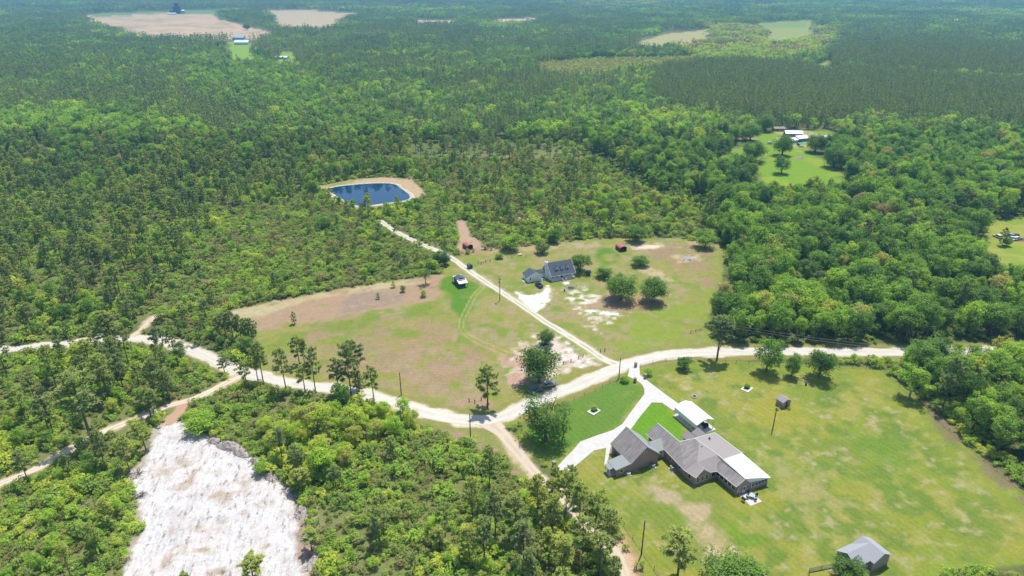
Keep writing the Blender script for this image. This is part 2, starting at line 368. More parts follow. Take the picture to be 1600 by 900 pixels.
BANK = [(494, 292), (545, 281), (600, 277), (640, 280), (655, 291), (664, 303), (655, 311), (635, 318), (600, 323), (566, 328), (540, 320), (515, 306)]
MEADOW = [(1185, 250), (1215, 238), (1250, 234), (1290, 250), (1318, 272), (1312, 304), (1270, 316), (1212, 318), (1182, 306)]
HOMESTEAD = [(1130, 250), (1150, 232), (1190, 205), (1300, 203), (1318, 215), (1270, 236), (1200, 250), (1150, 262)]
RMEADOW = [(1547, 345), (1640, 340), (1790, 340), (1790, 500), (1640, 480), (1578, 452), (1535, 400)]
FIELD_A = [(130, 25), (240, 20), (334, 22.5), (345, 30), (425, 50), (418, 62), (240, 64), (190, 52), (140, 36)]
FIELD_B = [(400, 17.5), (470, 15.5), (560, 21), (512, 50), (446, 48), (428, 38), (432, 28)]
GREEN_A = [(140, 21.5), (340, 15), (344, 23), (250, 20.5), (142, 27)]
SLIV1 = [(650, 31), (712, 31), (712, 40), (650, 40)]; SLIV2 = [(770, 31), (838, 28), (838, 37), (770, 40)]
FIELD_D = [(985, 70), (1040, 53), (1110, 45), (1110, 64), (1040, 76), (1000, 82)]
FIELD_E = [(1186, 36), (1270, 31), (1268, 62), (1210, 68)]
HOUSE_A = [(352, 66), (390, 62), (408, 104), (360, 104)]; HOUSE_B = [(430, 82), (458, 80), (472, 112), (432, 110)]
HOUSE_C = [(1278, 100), (1296, 94), (1300, 124), (1262, 118)]; HOUSE_D = [(1000, 190), (1100, 180), (1110, 215), (1045, 225), (1010, 215)]
TRAIL = [(713, 345), (727, 343), (734, 368), (752, 378), (760, 389), (722, 393), (712, 390), (719, 378)]
VERGE = [(640, 638), (700, 650), (740, 666), (775, 678), (800, 702), (846, 748), (862, 762), (838, 762), (800, 732), (768, 706), (730, 690), (690, 674), (655, 657)]
CLEAR = [VERGE, YARD, FIELD, SAND, BANK, MEADOW, HOMESTEAD, RMEADOW, FIELD_A, FIELD_B, GREEN_A, SLIV1, SLIV2, FIELD_D, FIELD_E, HOUSE_A, HOUSE_B, HOUSE_C, TRAIL]
MAIN = [(-160, 556), (0, 546), (60, 541), (113, 536), (155, 531), (204, 529), (255, 533), (293, 544), (333, 562), (367, 578), (400, 587), (450, 598), (520, 608), (570, 616), (610, 626), (640, 636), (680, 648), (725, 656), (768, 655), (805, 642), (860, 618), (910, 598), (960, 577), (1000, 563), (1060, 553), (1130, 550), (1200, 549), (1300, 549.5), (1400, 550), (1500, 549), (1620, 547), (1900, 545)]
BRANCH = [(760, 655), (783, 676), (800, 697), (822, 722), (842, 745), (880, 780), (930, 830), (965, 870), (985, 920), (1010, 1000)]
FARM = [(972, 572), (945, 562), (915, 542), (880, 520), (845, 498), (800, 467), (740, 428), (700, 400), (660, 382), (622, 364), (594, 345)]
WEST = [(380, 586), (350, 600), (318, 616), (290, 627), (264, 634), (224, 650), (189, 664), (149, 680), (100, 708), (50, 735), (0, 756), (-80, 795)]
SPUR = [(204, 527), (222, 514), (236, 500), (248, 492)]
LINK = [(288, 630), (278, 645), (264, 660)]
EASTTRACK = [(1000, 940), (975, 870), (960, 830)]
ROADS = [(MAIN, 4.4), (BRANCH, 3.0), (FARM, 2.4), (WEST, 2.3), (SPUR, 2.0), (LINK, 2.2)]
WM = {id(p): wpoly(p) for p in CLEAR}
RS = [(spline(wpoly(p), 5), w) for p, w in ROADS]
# painting of surface kinds ---------------------------------------------------------
C_FOREST = (.120, .145, .048); C_SCRUB = (.170, .190, .070); C_LAWN = (.170, .225, .040); C_YEL = (.250, .262, .045); C_GREEN = (.095, .205, .022)
C_TAN = (.40, .345, .20); C_BROWN = (.32, .24, .15); C_SAND = (.74, .71, .66); C_DIRT = (.46, .30, .20); C_LITTER = (.24, .15, .115)
PAINTS = [   # outline, colour, feather m, warp m, blotch (0 solid .. .6 broken), noise size
    ([(0, 700), (0, 560), (300, 545), (420, 590), (720, 670), (860, 760), (960, 850), (960, 1100), (-300, 1100), (-300, 700)], C_SCRUB, 6, 5, 0, 9),
    ([(-100, 540), (-100, 300), (330, 270), (480, 290), (700, 240), (900, 220), (1100, 280), (1130, 385), (700, 400), (480, 462), (350, 487), (250, 520)], C_SCRUB, 15, 12, 0, 20),
    (FIELD, (.215, .245, .052), 1.5, 2, 0, 6), (FIELD, (.175, .235, .040), 14, 8, .42, 14), (FIELD, (.26, .245, .080), 10, 6, .48, 6), (FIELD, (.29, .25, .13), 10, 6, .60, 3.5),
    ([(400, 560), (480, 505), (560, 485), (700, 485), (760, 500), (800, 540), (790, 600), (760, 650), (660, 642), (520, 606), (440, 594)], (.28, .22, .12), 12, 9, .50, 6),
    ([(450, 590), (520, 545), (700, 540), (770, 560), (700, 640), (560, 612)], C_BROWN, 9, 8, .56, 5),
    ([(345, 490), (480, 461), (600, 442), (692, 428), (700, 450), (680, 470), (600, 482), (500, 500), (408, 517), (395, 515)], (.335, .24, .155), 2.0, 2, .10, 4),
    ([(345, 490), (480, 461), (600, 442), (692, 428), (700, 438), (600, 450), (480, 470), (380, 500)], C_TAN, 2.5, 3, .35, 6),
    ([(532, 468), (560, 458), (600, 456), (640, 462), (620, 474), (560, 486), (536, 488)], (.27, .215, .165), 2, 2, .35, 3),
    ([(680, 440), (720, 420), (750, 445), (745, 500), (720, 520), (690, 490)], C_GREEN, 6, 5, .25, 9),
    ([(400, 530), (480, 507), (600, 487), (690, 470), (700, 490), (600, 505), (500, 525), (420, 560)], C_LAWN, 5, 5, .35, 9),
    ([(905, 480), (960, 452), (1020, 460), (1050, 476), (1036, 488), (985, 487), (940, 483)], (.34, .235, .155), 3, 3, .15, 6),
    ([(860, 455), (905, 445), (945, 460), (935, 485), (980, 488), (930, 520), (905, 505), (900, 478)], (.60, .55, .49), 6, 5, .44, 2.2),
    ([(893, 482), (925, 484), (968, 488), (966, 492), (930, 491)], C_SAND, 1.2, 1, .25, 4),
    ([(1000, 470), (1080, 470), (1110, 450), (1125, 480), (1100, 520), (1050, 545), (960, 550), (960, 510)], (.205, .265, .042), 8, 8, .30, 10),
    ([(985, 385), (1090, 378), (1128, 388), (1130, 425), (1112, 455), (1095, 440), (1050, 420), (1010, 400)], (.28, .205, .12), 7, 6, .30, 12),
    ([(1050, 398), (1090, 398), (1095, 408), (1060, 410)], C_TAN, 2, 2, .2, 4),
    ([(915, 388), (960, 382), (990, 400), (950, 418), (920, 405)], C_GREEN, 5, 4, .2, 9),
    ([(985, 384), (1030, 380), (1035, 387), (990, 391)], (.62, .52, .42), 2.5, 2, .35, 4),
    ([(760, 390), (860, 381), (960, 373), (1060, 373), (1128, 385), (1110, 390), (1000, 382), (860, 390), (765, 396)], (.36, .28, .16), 3, 3, .52, 4),
    ([(1000, 414), (1040, 425), (1055, 440), (1030, 436), (995, 424)], C_TAN, 3, 3, .3, 4),
    ([(800, 545), (840, 520), (880, 522), (930, 560), (940, 572), (905, 582), (850, 604), (800, 600), (785, 575)], (.56, .47, .41), 6, 5, .22, 2.6),
    ([(850, 525), (890, 530), (930, 562), (925, 575), (890, 575), (870, 545)], (.72, .69, .66), 5, 4, .34, 2.2),
    ([(780, 560), (820, 540), (830, 580), (860, 606), (830, 618), (785, 610)], (.42, .28, .21), 5, 5, .25, 4),
    ([(700, 622), (770, 610), (800, 630), (760, 646), (700, 642)], C_BROWN, 4, 4, .30, 6),
    ([(804, 456), (836, 462), (856, 447), (861, 452), (855, 475), (840, 490), (828, 486), (812, 470)], C_SAND, 1.6, 2.0, .05, 3),
    ([(880, 441), (888, 440), (890, 444), (882, 445)], C_SAND, 1.0, .6, .0, 3),
    (YARD, (.195, .250, .036), 1.2, .6, 0, 6), (YARD, C_LAWN, 10, 6, .48, 14), (YARD, C_YEL, 10, 6, .52, 9), (YARD, (.135, .205, .035), 12, 6, .55, 6), (YARD, (.27, .275, .07), 12, 5, .66, 4), (YARD, (.32, .30, .15), 12, 5, .76, 2.2),
    ([(1000, 600), (1018, 596), (1060, 580), (1140, 590), (1120, 640), (1180, 700), (1200, 760), (1150, 780), (1230, 860), (1060, 860), (960, 780), (1060, 760)], C_LAWN, 8, 7, .35, 12),
    ([(1120, 590), (1240, 590), (1290, 700), (1240, 740), (1180, 690), (1120, 620)], (.27, .27, .045), 12, 8, .30, 12),
    ([(1040, 588), (1080, 585), (1100, 605), (1060, 612)], C_TAN, 5, 4, .3, 4),
    ([(1200, 720), (1290, 740), (1330, 790), (1260, 810), (1210, 770)], (.28, .275, .10), 9, 8, .40, 6),
    ([(1330, 640), (1420, 680), (1500, 760), (1440, 800), (1340, 740)], (.135, .225, .03), 14, 9, .35, 12),
    ([(820, 668), (880, 626), (975, 592), (1004, 604), (1004, 616), (970, 663), (905, 690), (870, 725), (838, 705)], (.115, .215, .032), 3, 3, .08, 10),
    ([(1034, 632), (1016, 630), (986, 672), (1010, 690), (1064, 690), (1066, 665)], (.125, .27, .018), 1.2, 1, 0, 8),
    ([(950, 745), (1000, 760), (1100, 780), (1190, 810), (1180, 850), (1080, 850), (1010, 800)], (.15, .25, .026), 8, 6, .3, 8),
    ([(990, 762), (1030, 745), (1085, 775), (1140, 830), (1150, 870), (1100, 880), (1050, 820), (1005, 790)], (.38, .31, .19), 6, 5, .26, 5),
    ([(1080, 800), (1130, 830), (1160, 880), (1120, 890), (1080, 840)], (.50, .40, .28), 4, 4, .3, 3),
    ([(955, 800), (1010, 860), (1060, 960), (940, 960), (945, 860)], (.44, .29, .18), 6, 4, .15, 6),
    ([(1420, 605), (1445, 600), (1480, 660), (1600, 762), (1700, 850), (1790, 880), (1780, 920), (1600, 790), (1470, 680)], (.19, .17, .085), 3, 2, .35, 4),
    (VERGE, (.21, .23, .07), 2, 2, 0, 5), ([(700, 668), (740, 680), (770, 700), (800, 730), (830, 755), (800, 745), (740, 705), (700, 685)], (.29, .215, .155), 3, 3, .30, 3),
    (SAND, (.60, .595, .605), 1.0, 1.8, 0, 4), (SAND, (.56, .545, .55), 8, 4, .50, 4), (SAND, (.42, .36, .29), 12, 4, .70, 3),
    ([(290, 740), (380, 770), (400, 830), (330, 870), (250, 830), (260, 780)], (.56, .52, .51), 12, 5, .40, 3),
    ([(455, 765), (480, 770), (500, 830), (505, 960), (475, 960), (462, 820)], (.35, .26, .20), 3, 3, .2, 4),
    ([(200, 720), (240, 668), (250, 670), (215, 740), (222, 830), (198, 880), (190, 830)], (.36, .31, .25), 1.5, 2, .4, 3),
    (BANK, (.42, .33, .21), 2.5, 2, 0, 6), (BANK, (.24, .26, .07), 3, 3, .5, 7), ([(600, 279), (640, 281), (655, 292), (664, 303), (650, 306), (628, 290)], (.44, .32, .21), 2, 2, .1, 5),
    (TRAIL, (.40, .28, .20), 2.5, 2, .05, 5), ([(770, 382), (800, 382), (770, 392), (720, 400), (690, 402), (700, 394)], (.30, .22, .14), 2, 2, .45, 3),
    ([(730, 346), (790, 342), (850, 332), (875, 331), (875, 334), (800, 348), (735, 352)], (.46, .33, .22), 2, 2, .15, 8),
    (MEADOW, (.165, .29, .022), 5, 5, 0, 15), (HOMESTEAD, (.175, .28, .028), 5, 5, 0, 15), (MEADOW, (.23, .31, .03), 8, 8, .55, 12), ([(1200, 205), (1260, 205), (1300, 212), (1250, 240), (1225, 228)], C_TAN, 4, 4, .5, 9),
    ([(1140, 210), (1190, 216), (1190, 220), (1140, 216)], C_DIRT, 4, 3, .2, 9),
    (RMEADOW, (.20, .28, .03), 3, 3, 0, 12), (RMEADOW, (.28, .30, .06), 6, 6, .5, 14), ([(1575, 372), (1640, 368), (1640, 380), (1580, 378)], (.16, .12, .07), 2, 2, .4, 5),
    (FIELD_A, (.50, .37, .25), 8, 8, 0, 60), (FIELD_A, (.36, .30, .17), 20, 20, .55, 45), (FIELD_B, (.45, .36, .22), 8, 8, 0, 60), (GREEN_A, (.16, .25, .08), 6, 8, 0, 60),
    (SLIV1, (.62, .48, .38), 4, 4, 0, 60), (SLIV2, (.62, .48, .38), 4, 4, 0, 60), (FIELD_D, (.36, .33, .14), 8, 8, 0, 60), (FIELD_E, (.27, .31, .08), 8, 8, 0, 60), ([(1190, 36), (1266, 32), (1264, 42), (1194, 45)], (.20, .29, .06), 8, 8, 0, 60),
    (HOUSE_A, (.20, .33, .04), 6, 6, 0, 60), (HOUSE_B, (.20, .33, .04), 6, 6, 0, 60), (HOUSE_C, (.24, .32, .06), 6, 6, 0, 60), (HOUSE_D, (.22, .28, .06), 6, 6, .3, 30),
]
def paint_at(x, y):
    base = np.tile(np.array(C_FOREST), (len(x), 1)); z0 = vnoise(x, y, 3.0, 91, 3)-.5
    cache = {}
    for pts, col, fe, wa, bl, ns in PAINTS:
        w = wpoly(pts); lo = w.min(0)-fe-wa; hi = w.max(0)+fe+wa
        q = np.where((x > lo[0]) & (x < hi[0]) & (y > lo[1]) & (y < hi[1]))[0]
        if not len(q): continue
        X, Y = x[q], y[q]; s_ = sdist(X, Y, w); nn = vnoise(X, Y, ns, int(abs(w[0][0]*13+ns*7)) % 997, 4)
        a_ = sstep((s_+(nn-.5)*2*wa*1.6)/fe+.0 if fe > 3 else (s_+(nn-.5)*2*wa)/fe+.5)
        if bl > 0:
            n2_ = vnoise(X, Y, ns, int(abs(w[0][1]*7+ns*3)) % 991+5, 5); a_ = a_*sstep((n2_-(.10+bl*.62))/.22)
        base[q] = base[q]*(1-a_[:, None])+np.array(col)*a_[:, None]
    d = segdist(x, y, RS[0][0], False); px_ = plan_px(x, y)[0]; a_ = sstep((6.5-d+(z0)*3)/2)*sstep((px_-420)/150); base = base*(1-a_[:, None])+np.array((.225, .225, .065))*a_[:, None]
    for (line, wd), cc in zip(RS, ((.60, .54, .44), (.50, .40, .29), (.40, .38, .20), (.48, .38, .26), (.48, .38, .26), (.46, .32, .22))):
        lo = line.min(0)-10; hi = line.max(0)+10
        q = np.where((x > lo[0]) & (x < hi[0]) & (y > lo[1]) & (y < hi[1]))[0]
        if not len(q): continue
        X, Y = x[q], y[q]; d = segdist(X, Y, line, False)
        a_ = sstep((wd/2+1.3-d+(vnoise(X, Y, 4, 33, 3)-.5)*3.2)/1.4); base[q] = base[q]*(1-a_[:, None])+np.array(cc)*a_[:, None]
    for line in TYRE:
        d = segdist(x, y, line, False); a_ = sstep((.32-d)/.4+.5)*.55; base = base*(1-a_[:, None])+np.array((.40, .37, .15))*a_[:, None]
    return base
TYRE = [spline(wpoly(p), 6) for p in ([(752, 447), (738, 462), (728, 480), (720, 497), (717, 510), (724, 522), (742, 535), (765, 545), (790, 556)],
                                       [(757, 449), (743, 464), (734, 482), (726, 498), (723, 509), (730, 519), (748, 531), (772, 541), (795, 551)])]
def paint_mesh(me):
    n = len(me.vertices); co = np.empty(n*3, np.float32); me.vertices.foreach_get('co', co); co = co.reshape(-1, 3)
    x = co[:, 0].astype(float); y = co[:, 1].astype(float); c_ = paint_at(x, y)
    a = me.color_attributes.new('paint', 'FLOAT_COLOR', 'POINT'); a.data.foreach_set('color', np.concatenate([c_, np.ones((n, 1))], 1).astype(np.float32).ravel())
    mo = np.zeros((n, 4), np.float32); mo[:, 3] = 1
    mo[:, 0] = sstep(sdist(x, y, WM[id(YARD)])/3)*vnoise(x, y, 25, 4, 2); mo[:, 1] = sstep(sdist(x, y, wpoly([(400, 575), (480, 500), (700, 480), (800, 500), (790, 640), (600, 618)]))/8)*vnoise(x, y, 20, 6, 2)
    mo[:, 2] = sstep(sdist(x, y, WM[id(SAND)])/2+.5)
    b_ = me.color_attributes.new('mow', 'FLOAT_COLOR', 'POINT'); b_.data.foreach_set('color', mo.ravel())
ys = [-6000, -2500, -900, -300, -80, 0, 40, 70, 88, 100]; 
while ys[-1] < 30000: ys.append(ys[-1]+max(.62, (ys[-1]/190)**1.9*.62 if ys[-1] < 2600 else ys[-1]*.06))
ys = np.array(ys); ss = np.linspace(-1, 1, 721)
Yg, Sg = np.meshgrid(ys, ss, indexing='ij'); Xg = Sg*np.maximum(np.abs(Yg)*.92, 265)+40*(1-np.clip(Yg/1500, 0, 1))
nr, nc = Yg.shape; V = np.stack([Xg.ravel(), Yg.ravel(), np.zeros(nr*nc)], 1)
ii = (np.arange(nr-1)[:, None]*nc+np.arange(nc-1)).ravel(); F = np.stack([ii, ii+1, ii+nc+1, ii+nc], 1)
me = rawmesh('ground', V, F, M['ground']); paint_mesh(me); g_ = add('ground', me); tag(g_, 'flat sandy ground of mown grass, scrub and bare soil', 'ground', kind='structure')
# dirt roads ------------------------------------------------------------------------
m, N, L = mat('dirt road'); b = N['Principled BSDF']; b.inputs['Roughness'].default_value = .95; b.inputs['Specular IOR Level'].default_value = .1
at = N.new('ShaderNodeAttribute'); at.attribute_name = 'paint'; tc = N.new('ShaderNodeTexCoord')
n1 = noise(N, L, .22, 4, tc.outputs['Object']); n2 = noise(N, L, 1.8, 4, tc.outputs['Object'], .7)
c = mixc(N, L, remap(N, L, n1, .5, .75, 0, .45), at.outputs['Color'], mixc(N, L, 1.0, at.outputs['Color'], (.84, .78, .70), 'MULTIPLY'))
c = mixc(N, L, remap(N, L, n2, .3, .7, 0, .35), c, mixc(N, L, 1.0, c, (.80, .78, .74), 'MULTIPLY')); L.new(c, b.inputs['Base Color']); M['road'] = m
def ribbon(name, label, line, w, col, mid, z, jit=.5, seed=1, midamt=.6, wf=None):
    pts = spline(wpoly(line), 14); d = np.gradient(pts, axis=0); d /= np.linalg.norm(d, axis=1)[:, None]; nrm = np.stack([-d[:, 1], d[:, 0]], 1)
    n = len(pts); nc_ = 15; a = np.linspace(-1, 1, nc_); ww = np.full(n, w/2.0) if wf is None else np.interp(np.linspace(0, 1, n), *zip(*wf))/2
    k = np.arange(n)*1.0; ln = np.cumsum(np.r_[0, np.linalg.norm(np.diff(pts, axis=0), axis=1)])
    el = ww+(vnoise(ln, k*0, 5, seed, 3)-.5)*2*jit; er = ww+(vnoise(ln, k*0, 5, seed+9, 3)-.5)*2*jit
    off = np.where(a[None, :] < 0, a[None, :]*er[:, None], a[None, :]*el[:, None])
    X = pts[:, None, 0]+nrm[:, None, 0]*off; Y = pts[:, None, 1]+nrm[:, None, 1]*off
    V = np.stack([X.ravel(), Y.ravel(), np.full(n*nc_, z)], 1); ii = (np.arange(n-1)[:, None]*nc_+np.arange(nc_-1)).ravel()
    F = np.stack([ii, ii+1, ii+nc_+1, ii+nc_], 1)[:, ::-1]; me = rawmesh(name, V, F, M['road'])
    if me.polygons[0].normal.z < 0: me.flip_normals()
    x, y = V[:, 0], V[:, 1]; am = np.tile(np.exp(-(a/.26)**2)*midamt, n)*sstep((vnoise(x, y, 4, seed+3, 3)-.25)/.3)
    ed = np.tile(sstep((np.abs(a)-.72)/.28), n)*.8*vnoise(x, y, 3, seed+5, 2); am = np.maximum(am, ed)
    cc = np.array(col)*(1-am[:, None])+np.array(mid)*am[:, None]
    at_ = me.color_attributes.new('paint', 'FLOAT_COLOR', 'POINT'); at_.data.foreach_set('color', np.concatenate([cc, np.ones((len(cc), 1))], 1).astype(np.float32).ravel())
    return tag(add(name, me), label, 'road', kind='structure')
ribbon('road', 'pale sandy dirt road curving past the two homesteads', MAIN, 4.6, (.61, .575, .505), (.48, .43, .34), .028, .8, 1, .42, [(0, 2.8), (.30, 3.3), (.36, 4.4), (.7, 5.0), (1, 5.3)])
ribbon('dirt_track', 'tan dirt track leaving the sandy road beside the brick house yard', BRANCH, 3.2, (.58, .49, .38), (.44, .36, .24), .020, .45, 2, .6, [(0, 7.5), (.12, 3.8), (.4, 2.6), (1, 2.4)])
ribbon('farm_track', 'two-rut sandy track running from the road past the white farmhouse to the pond', FARM, 2.9, (.61, .57, .48), (.34, .33, .17), .024, .40, 3, .85, [(0, 4.2), (.12, 3.0), (1, 3.2)])
ribbon('woods_track', 'narrow sandy two-rut track through the pine woods', WEST, 2.4, (.66, .56, .45), (.40, .30, .18), .016, .5, 4, .6)
ribbon('track_spur', 'short sandy spur going into the pine woods', SPUR, 2.4, (.58, .49, .38), (.42, .36, .2), .012, .6, 5, .3)
ribbon('track_link', 'brown dirt link between the woods track and the sand clearing', LINK, 3.2, (.46, .30, .20), (.42, .28, .18), .012, .5, 6, .3)
DRIVE = [(981, 588), (984, 573), (999, 571), (1000, 586), (1015, 597.5), (1035.5, 613), (1066, 635), (1052, 641.5), (1034, 629.4), (1018.4, 629), (1000, 651), (985.8, 670.6), (972, 690), (956, 694), (954, 700), (948, 728), (944, 728), (947, 700), (928, 704), (888.5, 737), (867.5, 733), (880, 719), (894, 705), (907, 690), (934, 680), (958, 672), (972, 663), (989, 639.5), (1006.8, 616), (1007, 608.5), (1003, 600.7), (995, 594.5)]
def sheet(name, label, pts, m_, z0, z1, cat):
    b_ = MB().prism([P(*p)[:2] for p in pts], z0, z1); o = b_.build(name, m_); return tag(o, label, cat, kind='structure')
sheet('driveway', 'white concrete driveway forking to the garage and the carport', DRIVE, M['concrete'], -.05, .055, 'driveway')
w = wpoly(POND); sp = spline(list(w)+[w[0]], 5)[:-1]
o = MB().prism([tuple(q) for q in sp], -.3, .05).build('water', M['water']); tag(o, 'dark blue pond water mirroring the pines', 'pond', kind='structure')
# sandy rim of the pond, a low berm
b_ = MB(); cx, cy = sp.mean(0); n = len(sp); prof = [(-.4, .02), (.2, .2), (.7, .35), (1.4, .22), (2.1, .0)]; k = 0
for q, (dx, dz) in enumerate(prof):
    for p in sp:
        r_ = np.array(p)-[cx, cy]; r_ /= np.linalg.norm(r_); e_ = dx+(vnoise(np.array([p[0]]), np.array([p[1]]), 5, 3)[0]-.4)*(1.2+dx*.8); b_.v.append((p[0]+r_[0]*e_, p[1]+r_[1]*e_, dz))
for q in range(len(prof)-1):
    for i in range(n): j = (i+1) % n; b_.f.append((q*n+i, q*n+j, (q+1)*n+j, (q+1)*n+i))
M['berm'] = simple('pale pond sand', (.56, .50, .38), .95, .18, .8)
tag(b_.build('pond_bank', M['berm']), 'pale sandy bank around the pond', 'bank', kind='structure')
# ------------------------------------------------------------------ plants: variants
BV = [(broad_trunk(100+i), broad_crown(200+i, per=62)) for i in range(7)]
OV = [(broad_trunk(120+i, 11, 6.3, low=.08, tr=.42), broad_crown(220+i, 11, 6.3, nb=105 if i < 3 else 60, per=70, size=.46, low=.08, up=.02, am=.3 if i < 3 else .8)) for i in range(4)]
FV = [(broad_trunk(160+i, 11, 4.0, low=.05), broad_crown(260+i, 11, 4.2, nb=74, per=58, size=.42, low=.07, up=-.05, am=.35)) for i in range(5)]
SV_ = [(broad_trunk(140+i, 11, 3.8), broad_crown(240+i, 11, 3.8, nb=26, per=55, size=.42, low=.28)) for i in range(3)]
PV = [pine_parts(300+i, start=[.40, .48, .32, .5, .44][i % 5], limbs=[25, 22, 28, 20, 26][i % 5]) for i in range(7)]
YV = [pine_parts(330+i, 14, 3.3, start=.14, limbs=30, puffs=3, blades=26, pr=.95) for i in range(3)]
HV = [shrub_mesh(400+i) for i in range(6)]
print('variants', sum(len(a[1].polygons) for a in BV+OV+SV_+PV+YV))
HIDDEN = {}
def src(me):
    if me.name not in HIDDEN: HIDDEN[me.name] = bpy.data.objects.new('source_'+me.name, me)
    return HIDDEN[me.name]
def joined(trunk, crown):      # one mesh with two materials, for the stuff woods
    import bmesh
    bm = bmesh.new(); bm.from_mesh(crown); k = len(bm.faces); lay = bm.verts.layers.float.get('cv')
    bm.from_mesh(trunk); bm.faces.ensure_lookup_table()
    for f in list(bm.faces)[k:]: f.material_index = 1
    me = bpy.data.meshes.new('tree'); bm.to_mesh(me); bm.free(); me.materials.clear(); me.materials.append(crown.materials[0]); me.materials.append(trunk.materials[0]); return me
def scatter(name, label, cat, pts, scl, rot, tint, meshes, idx=None):
    n = len(pts); me = bpy.data.meshes.new(name); me.vertices.add(n); me.vertices.foreach_set('co', np.asarray(pts, np.float32).ravel())
    def at(nm, ty, key, val): a = me.attributes.new(nm, ty, 'POINT'); a.data.foreach_set(key, val)
    at('scl', 'FLOAT_VECTOR', 'vector', np.asarray(scl, np.float32).ravel()); at('rotz', 'FLOAT', 'value', np.asarray(rot, np.float32))
    at('tint', 'FLOAT', 'value', np.asarray(tint, np.float32)); at('pick', 'INT', 'value', np.asarray(rng.integers(0, len(meshes), n) if idx is None else idx, np.int32))
    ng = bpy.data.node_groups.new(name, 'GeometryNodeTree'); ng.interface.new_socket('Geometry', in_out='INPUT', socket_type='NodeSocketGeometry'); ng.interface.new_socket('Geometry', in_out='OUTPUT', socket_type='NodeSocketGeometry')
    N, L = ng.nodes, ng.links; gi = N.new('NodeGroupInput'); go = N.new('NodeGroupOutput'); ip = N.new('GeometryNodeInstanceOnPoints'); jn = N.new('GeometryNodeJoinGeometry')
    for me_ in meshes:
        oi = N.new('GeometryNodeObjectInfo'); oi.inputs['Object'].default_value = src(me_); oi.inputs['As Instance'].default_value = False
        gt = N.new('GeometryNodeGeometryToInstance'); L.new(oi.outputs['Geometry'], gt.inputs[0]); L.new(gt.outputs[0], jn.inputs[0])
    def na(nm, ty): a = N.new('GeometryNodeInputNamedAttribute'); a.data_type = ty; a.inputs[0].default_value = nm; return a.outputs[0]
    cx = N.new('ShaderNodeCombineXYZ'); L.new(na('rotz', 'FLOAT'), cx.inputs[2])
    L.new(gi.outputs[0], ip.inputs['Points']); L.new(jn.outputs[0], ip.inputs['Instance']); ip.inputs['Pick Instance'].default_value = True
    L.new(na('pick', 'INT'), ip.inputs['Instance Index']); L.new(cx.outputs[0], ip.inputs['Rotation']); L.new(na('scl', 'FLOAT_VECTOR'), ip.inputs['Scale']); L.new(ip.outputs[0], go.inputs[0])
    o = add(name, me); md = o.modifiers.new('scatter', 'NODES'); md.node_group = ng; return tag(o, label, cat, kind='stuff')
# ------------------------------------------------------------------ plants: where things grow
# zone: outline, pine chance, broad chance, shrub chance, pine height, broad height, broad tint, shrub tint
ZONES = [
    ([(960, 150), (1200, 140), (1330, 195), (1340, 260), (1200, 320), (1130, 330), (1000, 290), (900, 240)], .08, .74, .5, 13, 11.5, .38, .6),
    ([(1105, 385), (1100, 430), (1095, 470), (1092, 520), (1150, 538), (1415, 538), (1440, 560), (1382, 580), (1420, 612), (1620, 770), (1760, 880), (2200, 1100), (2400, 200), (1600, 205), (1450, 205), (1320, 240), (1316, 270), (1300, 292), (1210, 300), (1150, 330), (1090, 345)], .05, .86, .25, 14, 12.0, .44, .6),
    ([(1380, 500), (1700, 480), (2100, 760), (1760, 880), (1440, 620), (1395, 600), (1440, 562), (1425, 538)], .10, .88, .4, 13, 11, .54, .6),
    ([(120, 310), (300, 300), (340, 400), (300, 480), (200, 500), (100, 430)], .30, .12, .8, 12, 6, .5, .55),
    ([(300, 395), (330, 330), (480, 310), (620, 350), (705, 400), (692, 425), (480, 459), (350, 485), (285, 490), (280, 440)], .09, .05, 1, 7.5, 5, .58, .52),
    ([(620, 320), (660, 300), (720, 240), (900, 220), (1000, 290), (1090, 340), (1128, 384), (960, 371), (860, 378), (780, 388), (700, 392), (640, 355)], .12, .13, 1, 10, 6.5, .64, .58),
    ([(930, 300), (1060, 320), (1110, 350), (1100, 376), (960, 366), (900, 340)], .04, .36, 1, 9, 7, .70, .6),
    ([(640, 215), (900, 215), (920, 270), (860, 330), (740, 330), (650, 270)], .15, .14, .9, 10.5, 7, .6, .40),
    ([(480, 695), (560, 670), (640, 650), (760, 680), (850, 755), (870, 780), (760, 820), (700, 960), (470, 1100)], .085, .08, 1, 8.5, 4.2, .66, .52),
    ([(425, 700), (440, 665), (500, 640), (560, 628), (640, 645), (680, 668), (640, 690), (560, 700), (530, 750), (470, 765)], .04, .98, 1, 9, 6.6, .88, .85),
    ([(600, 820), (740, 800), (960, 850), (980, 1100), (470, 1100)], .18, .12, 1, 10, 5, .66, .6),
    ([(730, 780), (850, 765), (880, 745), (935, 800), (952, 850), (955, 960), (820, 1000), (740, 900)], .42, .12, 1, 12, 6, .6, .6),
    ([(-300, 760), (0, 765), (150, 690), (250, 650), (205, 725), (210, 770), (215, 830), (190, 900), (150, 1100), (-300, 1100)], .13, .30, 1, 10, 5.0, .66, .62),
    ([(-300, 700), (-300, 560), (0, 556), (200, 540), (330, 580), (340, 602), (150, 672), (0, 745), (-300, 790)], .26, .20, 1, 12.5, 5.5, .62, .62),
    ([(280, 640), (360, 604), (560, 622), (600, 640), (500, 650), (430, 690), (420, 730), (340, 688)], .13, .14, 1, 9.5, 5, .62, .55),
    ([(340, 488), (400, 520), (408, 560), (440, 585), (400, 582), (340, 555), (270, 530), (240, 500)], .16, .22, 1, 8, 4.5, .55, .5),
]
ZW = [wpoly(z[0]) for z in ZONES]
